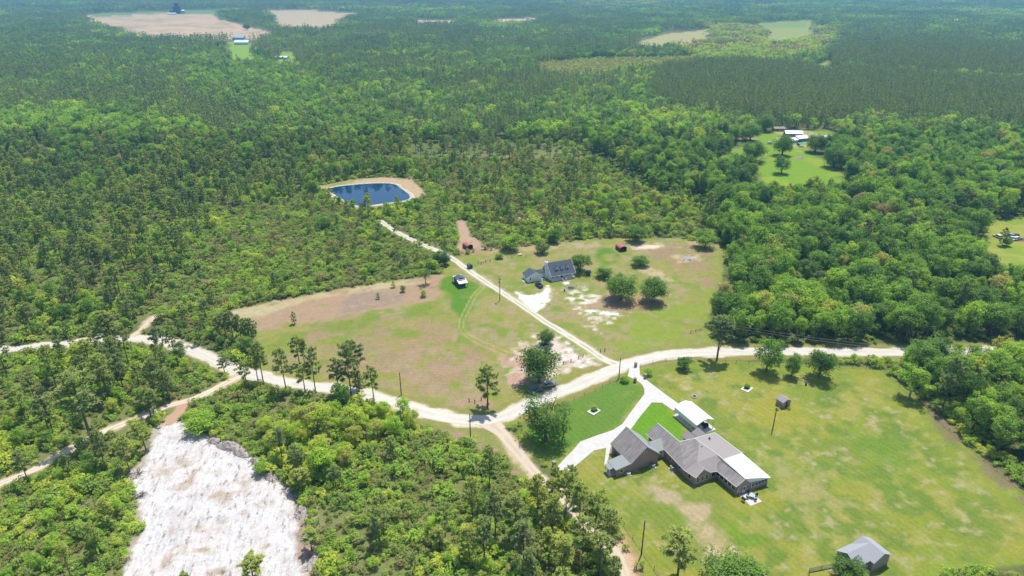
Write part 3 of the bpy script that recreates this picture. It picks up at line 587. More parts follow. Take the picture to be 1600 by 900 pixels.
FARZ = [  # mid and far stands: outline, pine share, tint, height scale, density
    ([(830, 103), (900, 94), (1160, 88), (1160, 108), (1000, 116), (930, 128), (850, 126)], .25, .82, .36, 1.0),
    ([(1100, 40), (1310, 45), (1310, 85), (1190, 108), (1110, 104), (1060, 80)], .12, .84, .78, .9),
    ([(0, 225), (0, 190), (180, 195), (330, 205), (330, 230), (150, 245)], .12, .62, 1.0, 1),
    ([(300, 95), (420, 100), (640, 215), (300, 160)], .30, .52, 1.0, 1),
    ([(820, 4), (1080, 2), (1080, 10), (960, 16)], .5, .80, .8, 1),
]
FZW = [wpoly(z[0]) for z in FARZ]
PLANT = [wpoly(p) for p in ([(1035, 112), (1150, 104), (1300, 116), (1600, 142), (2000, 160), (2000, 218), (1620, 212), (1540, 205), (1400, 199), (1200, 198), (1060, 178), (1010, 155)],
                            [(1290, 85), (1400, 74), (1900, 80), (1900, 140), (1600, 134), (1420, 118), (1300, 108)])]
CLW = [wpoly(p) for p in CLEAR]
def grid(s, y0, y1, half):
    xs = np.arange(-half, half, s); yy = np.arange(y0, y1, s); X, Y = np.meshgrid(xs, yy); X = X.ravel()+rng.uniform(-.48, .48, X.size)*s; Y = Y.ravel()+rng.uniform(-.48, .48, Y.size)*s
    px, py = plan_px(X, Y); k = (px > -230) & (px < 1830) & (py < 1080); return X[k], Y[k], px[k], py[k]
def cleared(X, Y, pad=0.0):
    f_ = np.clip((Y-480)/400, 0, 1)*26; X, Y = X+(vnoise(X, Y, 45, 201, 3)-.5)*f_*2, Y+(vnoise(X, Y, 45, 202, 3)-.5)*f_*2
    c_ = np.zeros(len(X), bool)
    for w in CLW:
        lo = w.min(0)-pad-1; hi = w.max(0)+pad+1; q = np.where((X > lo[0]) & (X < hi[0]) & (Y > lo[1]) & (Y < hi[1]))[0]
        if len(q): c_[q] |= sdist(X[q], Y[q], w) > -pad
    return c_
def road_d(X, Y):
    d = np.full(len(X), 1e9)
    for line, wd in RS: d = np.minimum(d, segdist(X, Y, line, False)-wd/2)
    return d
HAND = []   # filled with hand placed trees first: (px, py, height, radius, kind, tint, label, category name)
HAND = [
 (842, 597, 13.5, 6.5, 'oak', .16, 'large dense dark oak shading two parked cars beside the dirt road'),
 (852, 688, 14.0, 6.9, 'oak2', .28, 'ragged open oak on the grass corner by the road fork'),
 (762, 637, 14.8, 3.7, 'pine', .50, 'lone round-topped pine casting its shadow on the road fork'),
 (1120, 563, 16.5, 4.9, 'pine', .18, 'tall dark broad-crowned pine between the road and the mown yard'),
 (1197, 580, 13.0, 3.9, 'broad', .46, 'tall full leafy tree inside the yard fence, left of the thin sapling'),
 (1236, 588, 9.5, 2.4, 'broad', .48, 'thin airy young tree between two fuller trees along the yard fence'),
 (1279, 589, 11.0, 4.1, 'broad', .18, 'dark upright reddish-tinged tree at the east end of the yard fence row'),
 (1068, 577, 5.2, 2.3, 'broad', .25, 'small dark tree by the yard fence near the driveway gate'),
 (853, 538, 6.2, 2.8, 'broad', .15, 'small grey-green tree at the farm track behind the large oak'),
 (970, 468, 11.5, 6.9, 'oak', .50, 'large pale green tree, western one of the pair on brown litter'),
 (1021, 472, 11.0, 6.0, 'oak', .40, 'large darker green tree, eastern one of the pair on brown litter'),
 (944, 433, 5.0, 3.4, 'broad', .38, 'low round tree between the farmhouse and the litter patch'),
 (906, 424, 9.0, 4.6, 'broad', .30, 'leafy tree rising beside the east end of the farmhouse'),
 (1000, 415, 5.4, 3.6, 'broad', .36, 'round low tree in the field below the red shelter'),
 (848, 396, 5.2, 2.9, 'broad', .20, 'grey-green round tree in the grass behind the farmhouse chimney'),
 (780, 404, 2.8, 1.8, 'broad', .52, 'tiny tree with dark mulch ring near the old fence'),
 (1101, 387, 9.0, 4.6, 'broad', .56, 'round bright tree at the top corner of the farmhouse field'),
 (615, 449, 3.2, 1.0, 'young', .8, 'bright pine sapling at the top edge of the brown strip'),
 (630, 456, 3.3, 1.1, 'broad', .5, 'little leafy sapling on the tan strip between two pine saplings'),
 (662, 464, 3.0, 1.3, 'young', .75, 'bushy pine sapling at the green end of the brown strip'),
 (591, 467, 2.6, .8, 'young', .4, 'dark pine sapling on the grey mulched patch'),
 (665, 444, 8.0, 2.4, 'small', .38, 'thin tree with dark mulch circle at the scrub edge'),
 (460, 506, 5.0, 1.1, 'young', .4, 'small dark pine standing alone between brown strip and grass'),
 (549, 618, 18.0, 3.3, 'pine', .42, 'tall dark pine reaching across the dirt road in the roadside clump'),
 (556, 603, 16.5, 4.2, 'pine', .36, 'broad many-tufted pine at the field edge, highest of the roadside clump'),
 (530, 615, 12.5, 2.7, 'pine', .45, 'shorter pine left of the tall roadside clump'),
 (562, 614, 8, 2.2, 'young', .3, 'low dark bushy pine at the foot of the roadside clump'),
 (585, 632, 13.0, 2.7, 'pine', .48, 'slim pine below the road, east of the roadside clump'),
 (493, 611, 15.2, 2.6, 'pine', .44, 'slender tall pine on the north verge of the dirt road'),
 (477, 614, 9.8, 2.8, 'pine', .66, 'short bright bushy pine beside the slender verge pine'),
 (468, 570, 11.0, 2.6, 'pine', .44, 'pine with twin neighbour at the grass field edge'),
 (476, 569, 9.8, 2.2, 'pine', .44, 'slighter twin pine at the grass field edge'),
 (412, 600, 15.5, 2.7, 'pine', .50, 'tall pine with bare trunk crossing the white road'),
 (403, 595, 12.0, 2.3, 'pine', .56, 'medium pine just left of the bare-trunk road pine'),
 (448, 615, 16.0, 2.9, 'pine', .52, 'tall pine standing on the south side of the dirt road'),
 (351, 583, 5.6, 2.1, 'pine', .30, 'stunted sparse dark pine in the middle of the road bend'),
 (387, 608, 10.0, 2.4, 'pine', .50, 'thin pine at the inside of the road and track junction'),
 (345, 527, 8.5, 2.3, 'pine', .44, 'first pine of the dark clump on the wooded corner'),
 (354, 529, 10.5, 2.6, 'pine', .34, 'second pine of the dark clump on the wooded corner'),
 (365, 531, 11.5, 2.6, 'pine', .30, 'middle pine of the dark clump on the wooded corner'),
 (378, 536, 11.0, 2.4, 'pine', .30, 'fourth pine of the dark clump on the wooded corner'),
 (387, 541, 11.0, 2.3, 'pine', .36, 'fifth pine of the dark clump, close to the grass'),
 (396, 543, 11.5, 2.6, 'pine', .36, 'outermost pine of the dark clump, leaning over the grass'),
 (145, 694, 23.0, 6.0, 'pine', .45, 'very tall flat-crowned pine with thick bare trunk beside the woods track'),
 (173, 548, 15.0, 3.8, 'pine', .5, 'tall pine at the edge of the thin white road, upper left woods'),
 (178, 547, 14.0, 3.6, 'pine', .46, 'paired pine just east of the tall white-road pine'),
 (171, 626, 16.5, 3.8, 'pine', .5, 'dark-trunked pine north of the woods track'),
 (243, 655, 10.0, 2.4, 'pine', .5, 'pine at the mouth of the sand clearing link'),
 (236, 651, 9.6, 2.2, 'pine', .46, 'second pine at the mouth of the sand clearing link'),
 (203, 738, 11.0, 2.3, 'pine', .54, 'slim pine along the left rim of the sand clearing'),
 (228, 703, 9.0, 2.6, 'pine', .55, 'leafy pine above the left rim of the sand clearing'),
 (396, 906, 6.4, 2.7, 'pine', .62, 'lone young pine standing on the white sand'),
 (487, 859, 6.2, 2.3, 'pine', .68, 'young yellowish pine on the debris rim of the sand'),
 (473, 768, 7.0, 2.3, 'pine', .66, 'twin-stemmed young pine behind the debris rim'),
 (466, 765, 6.0, 2.0, 'pine', .62, 'shorter young pine behind the debris rim'),
 (313, 673, 6.0, 3.9, 'broad', .70, 'bright spreading tree at the top corner of the sand clearing'),
 (410, 738, 3.6, 1.9, 'broad', .60, 'small bright tree growing out of the debris pile'),
 (1058, 905, 13.0, 4.0, 'pine', .60, 'open-crowned pine at the bottom of the yard by the garden fence'),
 (1142, 922, 8.5, 6.6, 'oak', .42, 'wide low bushy tree below the bare garden patch'),
 (1322, 898, 4.6, 2.9, 'broad', .22, 'small dark tree in front of the grey-roofed barn'),
 (1420, 622, 11.0, 4.4, 'pale', .66, 'bright leaning tree with pale trunk at the yard corner'),
 (1437, 577, 12.5, 4.6, 'broad', .38, 'leafy tree hanging over the end of the white road'),
 (1456, 572, 12.5, 4.2, 'broad', .42, 'second leafy tree closing off the white road'),
 (1427, 574, 7.0, 3.0, 'broad', .52, 'low bright tree at the road end'),
 (1565, 384, 9.0, 1.9, 'young', .15, 'narrow dark columnar tree in the eastern pasture'),
 (1572, 384, 5.0, 2.0, 'broad', .5, 'small bush tree beside the dark columnar tree'),
 (1221, 271, 12.5, 4.7, 'broad', .36, 'open round tree in the middle of the bright meadow'),
 (1222, 243, 16.0, 7.6, 'oak', .32, 'big dark tree at the top of the meadow in front of the long white roofs'),
 (1273, 238, 14.5, 7.4, 'oak', .30, 'dense round tree in front of the blue-white roofs'),
 (1176, 252, 15, 8.5, 'oak', .40, 'broad green tree at the west rim of the meadow'),
 (1172, 220, 15, 8.5, 'oak', .52, 'bright rounded tree behind the meadow camper'),
 (1104, 248, 17, 9.0, 'oak', .28, 'dark wide tree west of the homestead lawn'),
 (1130, 244, 15, 6.0, 'oak', .26, 'dark narrow neighbour of the wide homestead tree'),
 (1195, 205, 15, 8.0, 'oak', .42, 'large tree against the pine plantation by the homestead'),
 (1302, 262, 15, 7.6, 'oak', .32, 'dark spreading tree at the east rim of the meadow'),
 (1322, 246, 15, 7.8, 'oak', .40, 'rounded tree beyond the east rim of the meadow'),
 (797, 391, 8.5, 4.2, 'broad', .66, 'bright round tree at the scrub edge beside the brown trail'),
 (688, 411, 7.0, 3.0, 'broad', .40, 'dark dense tree where the scrub meets the farm track'),
 (696, 414, 6.5, 2.3, 'broad', .10, 'grey-green tree right beside the farm track'),
 (993, 377, 8.0, 4.2, 'broad', .26, 'dark round tree at the scrub edge behind the red shelter'),
 (866, 379, 8.0, 3.0, 'broad', .30, 'dark tree at the scrub edge behind the farmhouse'),
 (632, 417, 6, 2.3, 'young', .4, 'dark bushy pine alone in the scrub by the farm track'),
 (507, 358, 8, 4.0, 'broad', .35, 'dark wide tree in the scrub left of the pond track'),
 (580, 425, 5, 3.0, 'broad', .58, 'bright bush tree in the scrub above the brown strip'),
 (447, 437, 4.5, 3.4, 'broad', .58, 'leafy bush tree halfway along the scrub above the strip'),
 (820, 300, 12, 3.6, 'broad', .4, 'tall tree standing in the open scrub east of the pond'),
 (868, 782, 12, 1.9, 'pine', .46, 'thin spindly pine whose top pokes up beside the pale dirt track'),
 (893, 790, 13.5, 2.3, 'pine', .38, 'dark-tipped pine just below the driveway end'),
 (884, 806, 15, 3.0, 'pine', .52, 'pine at the west front of the tall lawn-side stand'),
 (905, 830, 16.5, 3.3, 'pine', .50, 'round-topped pine, highest of the lawn-side stand'),
 (928, 850, 16.5, 3.4, 'pine', .46, 'broad pine in the middle of the lawn-side stand'),
 (948, 872, 16, 3.2, 'pine', .48, 'outer pine of the stand, nearest the red dirt'),
 (910, 880, 15, 3.3, 'pine', .52, 'pine low in the stand behind the outer ones'),
 (862, 838, 14.5, 3.0, 'pine', .56, 'lighter pine on the scrub side of the stand'),
 (880, 905, 14, 3.2, 'pine', .60, 'light pine near the bottom border in the stand'),
 (936, 905, 15, 3.2, 'pine', .50, 'pine near the bottom border beside the red dirt'),
 (840, 800, 12.5, 2.6, 'pine', .55, 'slim pine at the scrub corner of the stand'),
 (345, 78, 17, 11, 'oak', .36, 'dark round tree west of the far bright clearing'),
 (414, 92, 16, 11, 'oak', .16, 'greyish dark tree between the two far bright clearings'),
 (386, 47, 15, 9, 'oak', .30, 'dark tree against the far brown field beside the white roofs'),
]
def shape(kind, h, r, i):
    if kind == 'pine': return PV[i % 7], (r/2.9, r/2.9, h/14)
    if kind == 'young': return YV[i % 3], (r/3.3*1.1, r/3.3*1.1, h/14)
    if kind in ('oak', 'oak2'): return OV[i % 3 if kind == 'oak' else 3], (r/6.3, r/6.3, h/11)
    if kind == 'small': return SV_[i % 3], (r/3.8, r/3.8, h/11)
    if kind == 'full': return FV[i % 5], (r/4.2, r/4.2, h/11)
    return BV[i % 7], (r/4.5, r/4.5, h/11)
def plant_tree(x, y, kind, h, r, tint, label, group=None, i=0, rz=None):
    v_, s_ = shape(kind, h, r, i); pine = kind in ('pine', 'young')
    t = root('pine_tree' if pine else 'broadleaf_tree', label, 'tree', (x, y, 0), random.uniform(0, 6.28) if rz is None else rz, group); k_ = 1.05 if pine else 1.18; t.scale = (s_[0]*k_, s_[1]*k_, s_[2])
    for nm, me_ in (('trunk', v_[0]), ('crown', v_[1])):
        o = add(nm, me_, t); o['tint'] = float(tint)
        if kind == 'pale' and nm == 'trunk': o.material_slots[0].link = 'OBJECT'; o.material_slots[0].material = M['palebark']
    
    return t
HP = []
for i, (px, py, h, r, kind, tint, label) in enumerate(HAND):
    st_ = kind == 'pine' and 830 < px < 960 and py > 770; h *= .88 if st_ else 1; tint += .07 if st_ else 0; r *= 1.12 if kind in ('broad', 'small') else .92 if st_ else 1.0; kind = 'full' if kind == 'broad' else kind; tint = max(0, tint-(.10 if kind in ('full', 'oak', 'oak2', 'small') else 0)); p = P(px, py); plant_tree(p.x, p.y, kind, h, r, tint, label, None, i); HP.append((p.x, p.y, r))
HPA = np.array(HP)
LANDMARKS = [(t[0], t[1]-2) for t in []]
LM = [((500, 290), "the pond's west tip"), ((580, 280), "the pond's far bank"), ((650, 310), "the pond's east bank"), ((590, 340), 'the farm track end by the pond'), ((715, 345), 'the top of the brown trail'),
      ((731, 384), 'the small red shelter'), ((640, 385), 'the farm track bend in the scrub'), ((900, 380), 'the scrub edge behind the farmhouse'), ((970, 372), 'the scrub edge behind the large red shelter'), ((1060, 370), 'the scrub corner near the burn pile'),
      ((850, 332), 'the bare streak in the far scrub'), ((780, 260), 'the open brown scrub beyond the pond'), ((950, 280), 'the trees north of the farmhouse scrub'), ((1125, 420), 'the upper hardwood edge along the field'), ((1105, 500), 'the lower hardwood edge along the field'),
      ((1180, 536), 'the shaded road verge opposite the yard'), ((1300, 538), 'the dark woods wall along the road'), ((1400, 535), 'the power line end in the woods'), ((1250, 440), 'the middle of the hardwood block'), ((1380, 400), 'the inner hardwoods'), ((1500, 400), 'the hardwoods west of the east pasture'), ((1550, 430), 'the east pasture corner'),
      ((1180, 330), 'the woods below the bright meadow'), ((1320, 290), 'the woods east of the bright meadow'), ((1500, 550), 'the woods past the road end'), ((1450, 640), 'the northeast fence corner of the yard'), ((1520, 700), 'the middle of the yard east fence'), ((1590, 760), 'the lower end of the yard east fence'), ((1580, 620), 'the deep woods by the right border'),
      ((690, 670), 'the bright thicket end by the road'), ((560, 650), 'the bright thicket crown'), ((460, 690), 'the bright thicket west side'), ((735, 690), 'the lone utility pole by the fork'), ((840, 760), 'the dirt track under the tall pines'), ((900, 800), 'the tall pine stand beside the lawn'), ((940, 860), 'the pine stand corner by the red dirt'),
      ((600, 740), 'the open scrub below the thicket'), ((720, 780), 'the middle scrub'), ((560, 840), 'the lower scrub by the debris rim'), ((700, 870), 'the bottom scrub'), ((830, 880), 'the bottom pines'), ((480, 800), 'the debris rim of the sand'), ((400, 700), 'the upper debris pile'), ((320, 650), 'the track link to the sand'),
      ((200, 760), 'the left rim of the sand'), ((190, 850), 'the lower left rim of the sand'), ((60, 830), 'the bottom left woods'), ((40, 760), 'the woods track at the left border'), ((120, 720), 'the woods track bend'), ((220, 640), 'the woods track near the link'), ((80, 640), 'the brush inside the track loop'), ((240, 580), 'the middle of the track loop'),
      ((60, 545), 'the thin white road at the left border'), ((215, 520), 'the sandy spur'), ((300, 545), 'the road bend by the spur'), ((370, 560), 'the wooded corner by the road'), ((420, 560), 'the field corner pines'), ((340, 480), 'the west tip of the brown strip'), ((470, 455), 'the scrub above the brown strip'), ((600, 435), 'the scrub edge above the saplings'),
      ((80, 450), 'the left pine woods'), ((200, 420), 'the pine woods dark patch'), ((330, 400), 'the bright brush in the pine woods'), ((420, 360), 'the open scrub west of the pond'), ((60, 350), 'the upper left pine woods'), ((250, 330), 'the upper middle pine woods'), ((420, 300), 'the pine woods west of the pond')]
LMW = np.array([P(*a)[:2] for a, _ in LM])
ORD = 'first second third fourth fifth sixth seventh eighth ninth tenth eleventh twelfth thirteenth fourteenth fifteenth sixteenth seventeenth eighteenth nineteenth twentieth'.split()
ORD += ['twenty-'+o for o in ORD[:9]]+['thirtieth']+['thirty-'+o for o in ORD[:9]]+['fortieth']+['forty-'+o for o in ORD[:9]]+['fiftieth']
# near ground: individual candidates
X, Y, px, py = grid(4.5, 78, 540, 560)
dens = vnoise(X, Y, 38, 71, 3); n2 = vnoise(X, Y, 16, 72, 3); nt_ = vnoise(X, Y, 30, 73, 2); far = np.clip((330-py)/110, 0, 1)
far *= (px < 900)
pp = .21+.22*far+(dens-.5)*.5; pb = .09+.16*far+np.where(nt_ > .58, .35, 0); hp = 11.3+0*X; hb = 6.0+5.0*far; tb = .44+0*X; zid = np.full(len(X), -1)
ps = .75+0*X; ts = .50+0*X
for i, (z, w) in enumerate(zip(ZONES, ZW)):
    k = inside(X+(n2-.5)*14, Y+(nt_-.5)*14, w); pp[k] = z[1]+(dens[k]-.5)*z[1]*1.2; pb[k] = z[2]+(nt_[k]-.5)*.5*z[2]; hp[k] = z[4]; hb[k] = z[5]; tb[k] = z[6]; zid[k] = i; ps[k] = z[3]; ts[k] = z[7]
u = rng.uniform(0, 1, len(X)); rd = road_d(X, Y); clr = cleared(X, Y, 3.0) | ((px > 1250) & (py > 868))
hd = np.full(len(X), 1e9)
for hx, hy, hr in HPA: hd = np.minimum(hd, np.hypot(X-hx, Y-hy)-hr*.75)
ok = ~clr & (rd > 2.2) & ((px < 640) | (segdist(X, Y, RS[0][0], False) > 7)) & (hd > 1.2) & ~np.logical_or.reduce([inside(X, Y, w) for w in PLANT])
# keep the sight lines to the road and the tracks open: the photograph shows them between the crowns
def road_clear(h, lim): return (rd > lim)
isb = ok & (u < pb) & (rd > 3.0); isp = ok & ~isb & (u < pb+pp) & (rd > 1.8)
# trees south of a road would hide it: thin them there, as the verges are kept cut
south = np.zeros(len(X), bool)
for line, wd in RS[:1]+RS[2:4]:
    d = segdist(X, Y+7.5, line, False); south |= (d < 6.0) & (Y < 400)
d = segdist(X, Y+9, RS[1][0][:13], False); south2 = (d < 9) | ((px > 790) & (px < 868) & (py > 715) & (py < 772))
north_ok = rng.uniform(0, 1, len(X)) < np.where(px < 330, .55, .28)
isb &= (~south | north_ok | (zid == 9)) & ~south2; isp &= (~south | north_ok) & ~south2
T = dict(x=[], y=[], h=[], r=[], tint=[], pine=[], zid=[], px=[], py=[])
for mask, pine in ((isp, True), (isb, False)):
    q = np.where(mask)[0]; n = len(q); g1 = rng.normal(size=n)
    h = (hp if pine else hb)[q]*np.clip(1+(.19 if pine else .25)*g1, .45, 1.6); young = rng.uniform(0, 1, n) < (.14 if pine else .18); h = np.where(young, h*.55, h)
    r = (h*.155+.55 if pine else h*.26+.9)*rng.uniform(.85, 1.15, n)
    ti = (.50+.14*rng.normal(size=n)+(n2[q]-.5)*.5) if pine else (tb[q]+.03+.18*rng.normal(size=n)+(n2[q]-.5)*.6)
    if not pine: ti = np.where(rng.uniform(0, 1, n) < .02, 1.0, np.clip(ti, 0, .90))
    for k_, v_ in (('x', X[q]), ('y', Y[q]), ('h', h), ('r', r), ('tint', np.clip(ti, 0, 1)), ('pine', np.full(n, pine)), ('zid', zid[q]), ('px', px[q]), ('py', py[q])): T[k_].append(v_)
T = {k: np.concatenate(v_) for k, v_ in T.items()}
score = T['h']/np.hypot(T['y'], CAM_H)*((T['px'] > 4) & (T['px'] < 1596) & (T['py'] < 905) & (T['py'] > 60))
chosen = np.zeros(len(score), bool)
n_hand_p = sum(t[4] in ('pine', 'young') for t in HAND)
for pine, lim in ((True, 298-n_hand_p), (False, 298-(len(HAND)-n_hand_p))):
    q = np.where(T['pine'] == pine)[0]; q = q[np.argsort(-score[q])][:lim]; chosen[q] = True
count = {}
def shade(t): return 'dark green' if t < .34 else 'mid green' if t < .56 else 'bright green' if t < .80 else 'yellow-green'
def describe(x, y, what, adj):
    d = np.hypot(LMW[:, 0]-x, LMW[:, 1]-y); k = int(np.argmin(d)); key = (k, what); n = count.get(key, 0); count[key] = n+1
    return f"{adj} {what}, {ORD[min(n, 49)]} out from {LM[k][1]}", LM[k][1]
sel = np.where(chosen)[0]; dl = np.array([np.hypot(LMW[:, 0]-T['x'][i], LMW[:, 1]-T['y'][i]).min() for i in sel])
for j in sel[np.argsort(dl)]:
    pine = bool(T['pine'][j]); h = T['h'][j]; what = 'pine' if pine else 'leafy tree'
    size = ('tall' if h > 13.5 else 'short' if h < 8.5 else '') if pine else ('tall' if h > 11 else 'low' if h < 5.5 else '')
    lab, lm = describe(T['x'][j], T['y'][j], what, (size+' '+(shade(T['tint'][j]) if T['tint'][j] < .98 else 'greyish brown')).strip())
    kind = ('young' if h < 7 and random.random() < .6 else 'pine') if pine else ('small' if random.random() < .18 else 'broad')
    plant_tree(T['x'][j], T['y'][j], kind, h, T['r'][j], T['tint'][j], lab, ('pines' if pine else 'leafy trees')+' growing wild around the homesteads', int(j))
rest = ~chosen
JP = [joined(*v_) for v_ in PV]; JB = [joined(*v_) for v_ in BV]
for pine, nm, lab, cat, ms, cr, ch in ((True, 'pine_woods', 'mass of natural pines filling the woods around the clearings', 'woods', JP, 2.9, 14), (False, 'hardwood_woods', 'mass of leafy trees massed in the hardwood blocks', 'woods', JB, 4.5, 11)):
    q = np.where(rest & (T['pine'] == pine))[0]; n = len(q)
    sc_ = np.stack([T['r'][q]/cr, T['r'][q]/cr, T['h'][q]/ch], 1)
    scatter(nm, lab, cat, np.stack([T['x'][q], T['y'][q], np.zeros(n)], 1), sc_, rng.uniform(0, 6.28, n), T['tint'][q], ms); print(nm, n)
# shrubs ----------------------------------------------------------------------------
X, Y, px, py = grid(1.55, 78, 480, 440)
n1 = vnoise(X, Y, 14, 81, 3); n2 = vnoise(X, Y, 5, 82, 3); edge = segdist(X, Y, wpoly([(1415, 600), (1500, 685), (1600, 770), (1760, 900)]), False) < 7; ps = np.full(len(X), .75); ts = np.full(len(X), .62); inz = np.zeros(len(X), int)-1
for i, (z, w) in enumerate(zip(ZONES, ZW)):
    k = inside(X+(n2-.5)*8, Y+(n1-.5)*8, w); ps[k] = z[3]; ts[k] = z[7]; inz[k] = i
ps = np.where(edge, 1.0, ps); ok = ~cleared(X, Y, .5) & (road_d(X, Y) > 1.2) & (road_d(X, Y+2.2) > .8) & ((px < 640) | (segdist(X, Y, RS[0][0], False) > 6.2)) & (rng.uniform(0, 1, len(X)) < ps*.85*(.55+.8*n1)); q = np.where(ok)[0]; n = len(q)
dist = np.hypot(Y[q], CAM_H)
size = (.62+1.45*rng.beta(1.6, 3.6, n))*(.75+.7*n1[q])*np.where(rng.uniform(0, 1, n) < .05, 1.8, 1); tint = np.clip(ts[q]-.01+(n2[q]-.5)*1.2+(n1[q]-.5)*.5+.14*rng.normal(size=n), 0, .97)
hh = size*rng.uniform(.7, 1.3, n)
sco = size/dist*((px[q] > 5) & (px[q] < 1595) & (py[q] < 895)); top = np.argsort(-sco)[:290]; tm = np.zeros(n, bool); tm[top] = True
r_ = ~tm; scatter('undergrowth', 'low scrub, palmetto and brush covering the rough ground', 'undergrowth', np.stack([X[q][r_], Y[q][r_], np.zeros(r_.sum())], 1), np.stack([size[r_], size[r_], hh[r_]], 1), rng.uniform(0, 6.28, r_.sum()), tint[r_], HV)
def shade2(t): return 'brownish' if t < .3 else 'olive' if t < .5 else 'green' if t < .75 else 'yellow-green'
top = sorted(top, key=lambda t: np.hypot(LMW[:, 0]-X[q[t]], LMW[:, 1]-Y[q[t]]).min())
for t in top:
    j = q[t]; lab, lm = describe(X[j], Y[j], 'shrub', ('large' if size[t] > 2.4 else 'rounded')+' '+shade2(tint[t]))
    o = add('shrub', HV[int(j) % 6]); o.location = (X[j], Y[j], 0); o.rotation_euler = (0, 0, random.uniform(0, 6.28)); o.scale = (size[t], size[t], hh[t]); o['tint'] = float(tint[t])
    tag(o, lab, 'shrub', 'larger shrubs of the scrub')
print('shrubs', n)
# middle distance: single trees of a simpler build -----------------------------------
LP = [join_lod([lod_pine(500+i, 14, 2.9)], 'pine') for i in range(6)]; LB = [join_lod([lod_broad(520+i)], 'leaf') for i in range(6)]
X, Y, px, py = grid(5.6, 536, 1180, 1150); k = Y > 536
X, Y, px, py = X[k], Y[k], px[k], py[k]
n1 = vnoise(X, Y, 90, 61, 3); n2 = vnoise(X, Y, 28, 62, 3); u = rng.uniform(0, 1, len(X))
share = np.where(px < 900, .70, .45)+(n1-.5)*1.1; tb = .50+(n2-.5)*.75+np.where(px > 950, .06, 0); hs = np.ones(len(X)); dn = np.full(len(X), .93)
for z, w in zip(FARZ, FZW):
    k = inside(X+(n2-.5)*30, Y+(n1-.5)*30, w); share[k] = z[1]; tb[k] = z[2]; hs[k] = z[3]; dn[k] = z[4]
inpl = np.logical_or.reduce([inside(X, Y, w) for w in PLANT]); ok = ~cleared(X, Y, 3) & ~inpl & (u < dn)
pine = rng.uniform(0, 1, len(X)) < share
for pn, nm, lab, ms, cr, ch, hm in ((True, 'far_pine_woods', 'mass of pine woods in the middle distance', LP, 2.9, 14, 14.5), (False, 'far_hardwoods', 'mass of leafy woods in the middle distance', LB, 4.5, 11, 12)):
    q = np.where(ok & (pine == pn))[0]; n = len(q); h = hm*hs[q]*np.clip(1+(.15 if pn else .24)*rng.normal(size=n), .5, 1.5); r = (h*.17+.5 if pn else h*.36+.9)
    r = np.maximum(r, 2.2); ti = np.clip((.30 if pn else 0)+(0 if pn else 1)*(tb[q]-.05)+.12*rng.normal(size=n)+(n2[q]-.5)*(.4 if pn else .3)+np.where(hs[q] < .5, .45, 0), 0, .93)
    scatter(nm, lab, 'woods', np.stack([X[q], Y[q], np.zeros(n)], 1), np.stack([r/cr, r/cr, h/ch], 1), rng.uniform(0, 6.28, n), ti, ms); print(nm, n)
# the planted pine blocks ------------------------------------------------------------
LQ = [join_lod([lod_pine(540+i, 16, 1.9, nb=9, per=12, size=.8, start=.5)], 'pine') for i in range(5)]
X, Y, px, py = grid(3.3, 470, 1500, 1500); k = np.logical_or.reduce([inside(X, Y, w) for w in PLANT]) & ~cleared(X, Y, 2); X, Y = X[k], Y[k]; n = len(X)
h = 16.5*np.clip(1+.06*rng.normal(size=n), .8, 1.2); scatter('pine_plantation', 'dense dark planted pine block behind the homestead', 'plantation', np.stack([X, Y, np.zeros(n)], 1), np.stack([np.ones(n), np.ones(n), h/16], 1), rng.uniform(0, 6.28, n), np.clip(.40+.14*rng.normal(size=n), 0, 1), LQ); print('plantation', n)
# far distance: patches of woods -----------------------------------------------------
def patch(seed, pine, n=15, s=15):
    g = np.random.default_rng(seed); ps_ = []
    for i in range(n):
        at_ = g.uniform(-s, s, 2); b_ = g.uniform(0, .4)
        ps_.append(lod_pine(seed*50+i, g.uniform(11, 17), 3.0, nb=4, per=10, size=2.0, at=at_, bias=b_, start=.35, trunk=False) if g.uniform() < pine else lod_broad(seed*50+i, g.uniform(9, 16), g.uniform(4, 6.5), nb=5, per=11, size=2.4, at=at_, bias=b_))
    return join_lod(ps_, 'pine' if pine > .5 else 'leaf')
PP = [patch(30+i, 1.0, 17) for i in range(4)]; PB = [patch(40+i, 0, 13) for i in range(4)]
allp = []
for s, y0, y1, sc in ((23, 1175, 2400, 1.0), (44, 2400, 7500, 1.9), (120, 7500, 15000, 5)):
    X, Y, px, py = grid(s, y0, y1, y1*.98); k = ~cleared(X, Y, 12*sc if sc < 3 else 0); allp.append(np.stack([X[k], Y[k], np.full(k.sum(), sc), px[k]], 1))
A_ = np.concatenate(allp); n1 = vnoise(A_[:, 0], A_[:, 1], 260, 51, 3); n2 = vnoise(A_[:, 0], A_[:, 1], 110, 52, 3)
share = np.where(A_[:, 3] < 950, .68, .5)+(n1-.5)*1.8; tt = .46+(n2-.5)*.9; hs = np.ones(len(A_))
for z, w in zip(FARZ, FZW):
    k = inside(A_[:, 0], A_[:, 1], w); share[k] = z[1]; tt[k] = z[2]; hs[k] = z[3]
pine = rng.uniform(0, 1, len(A_)) < share
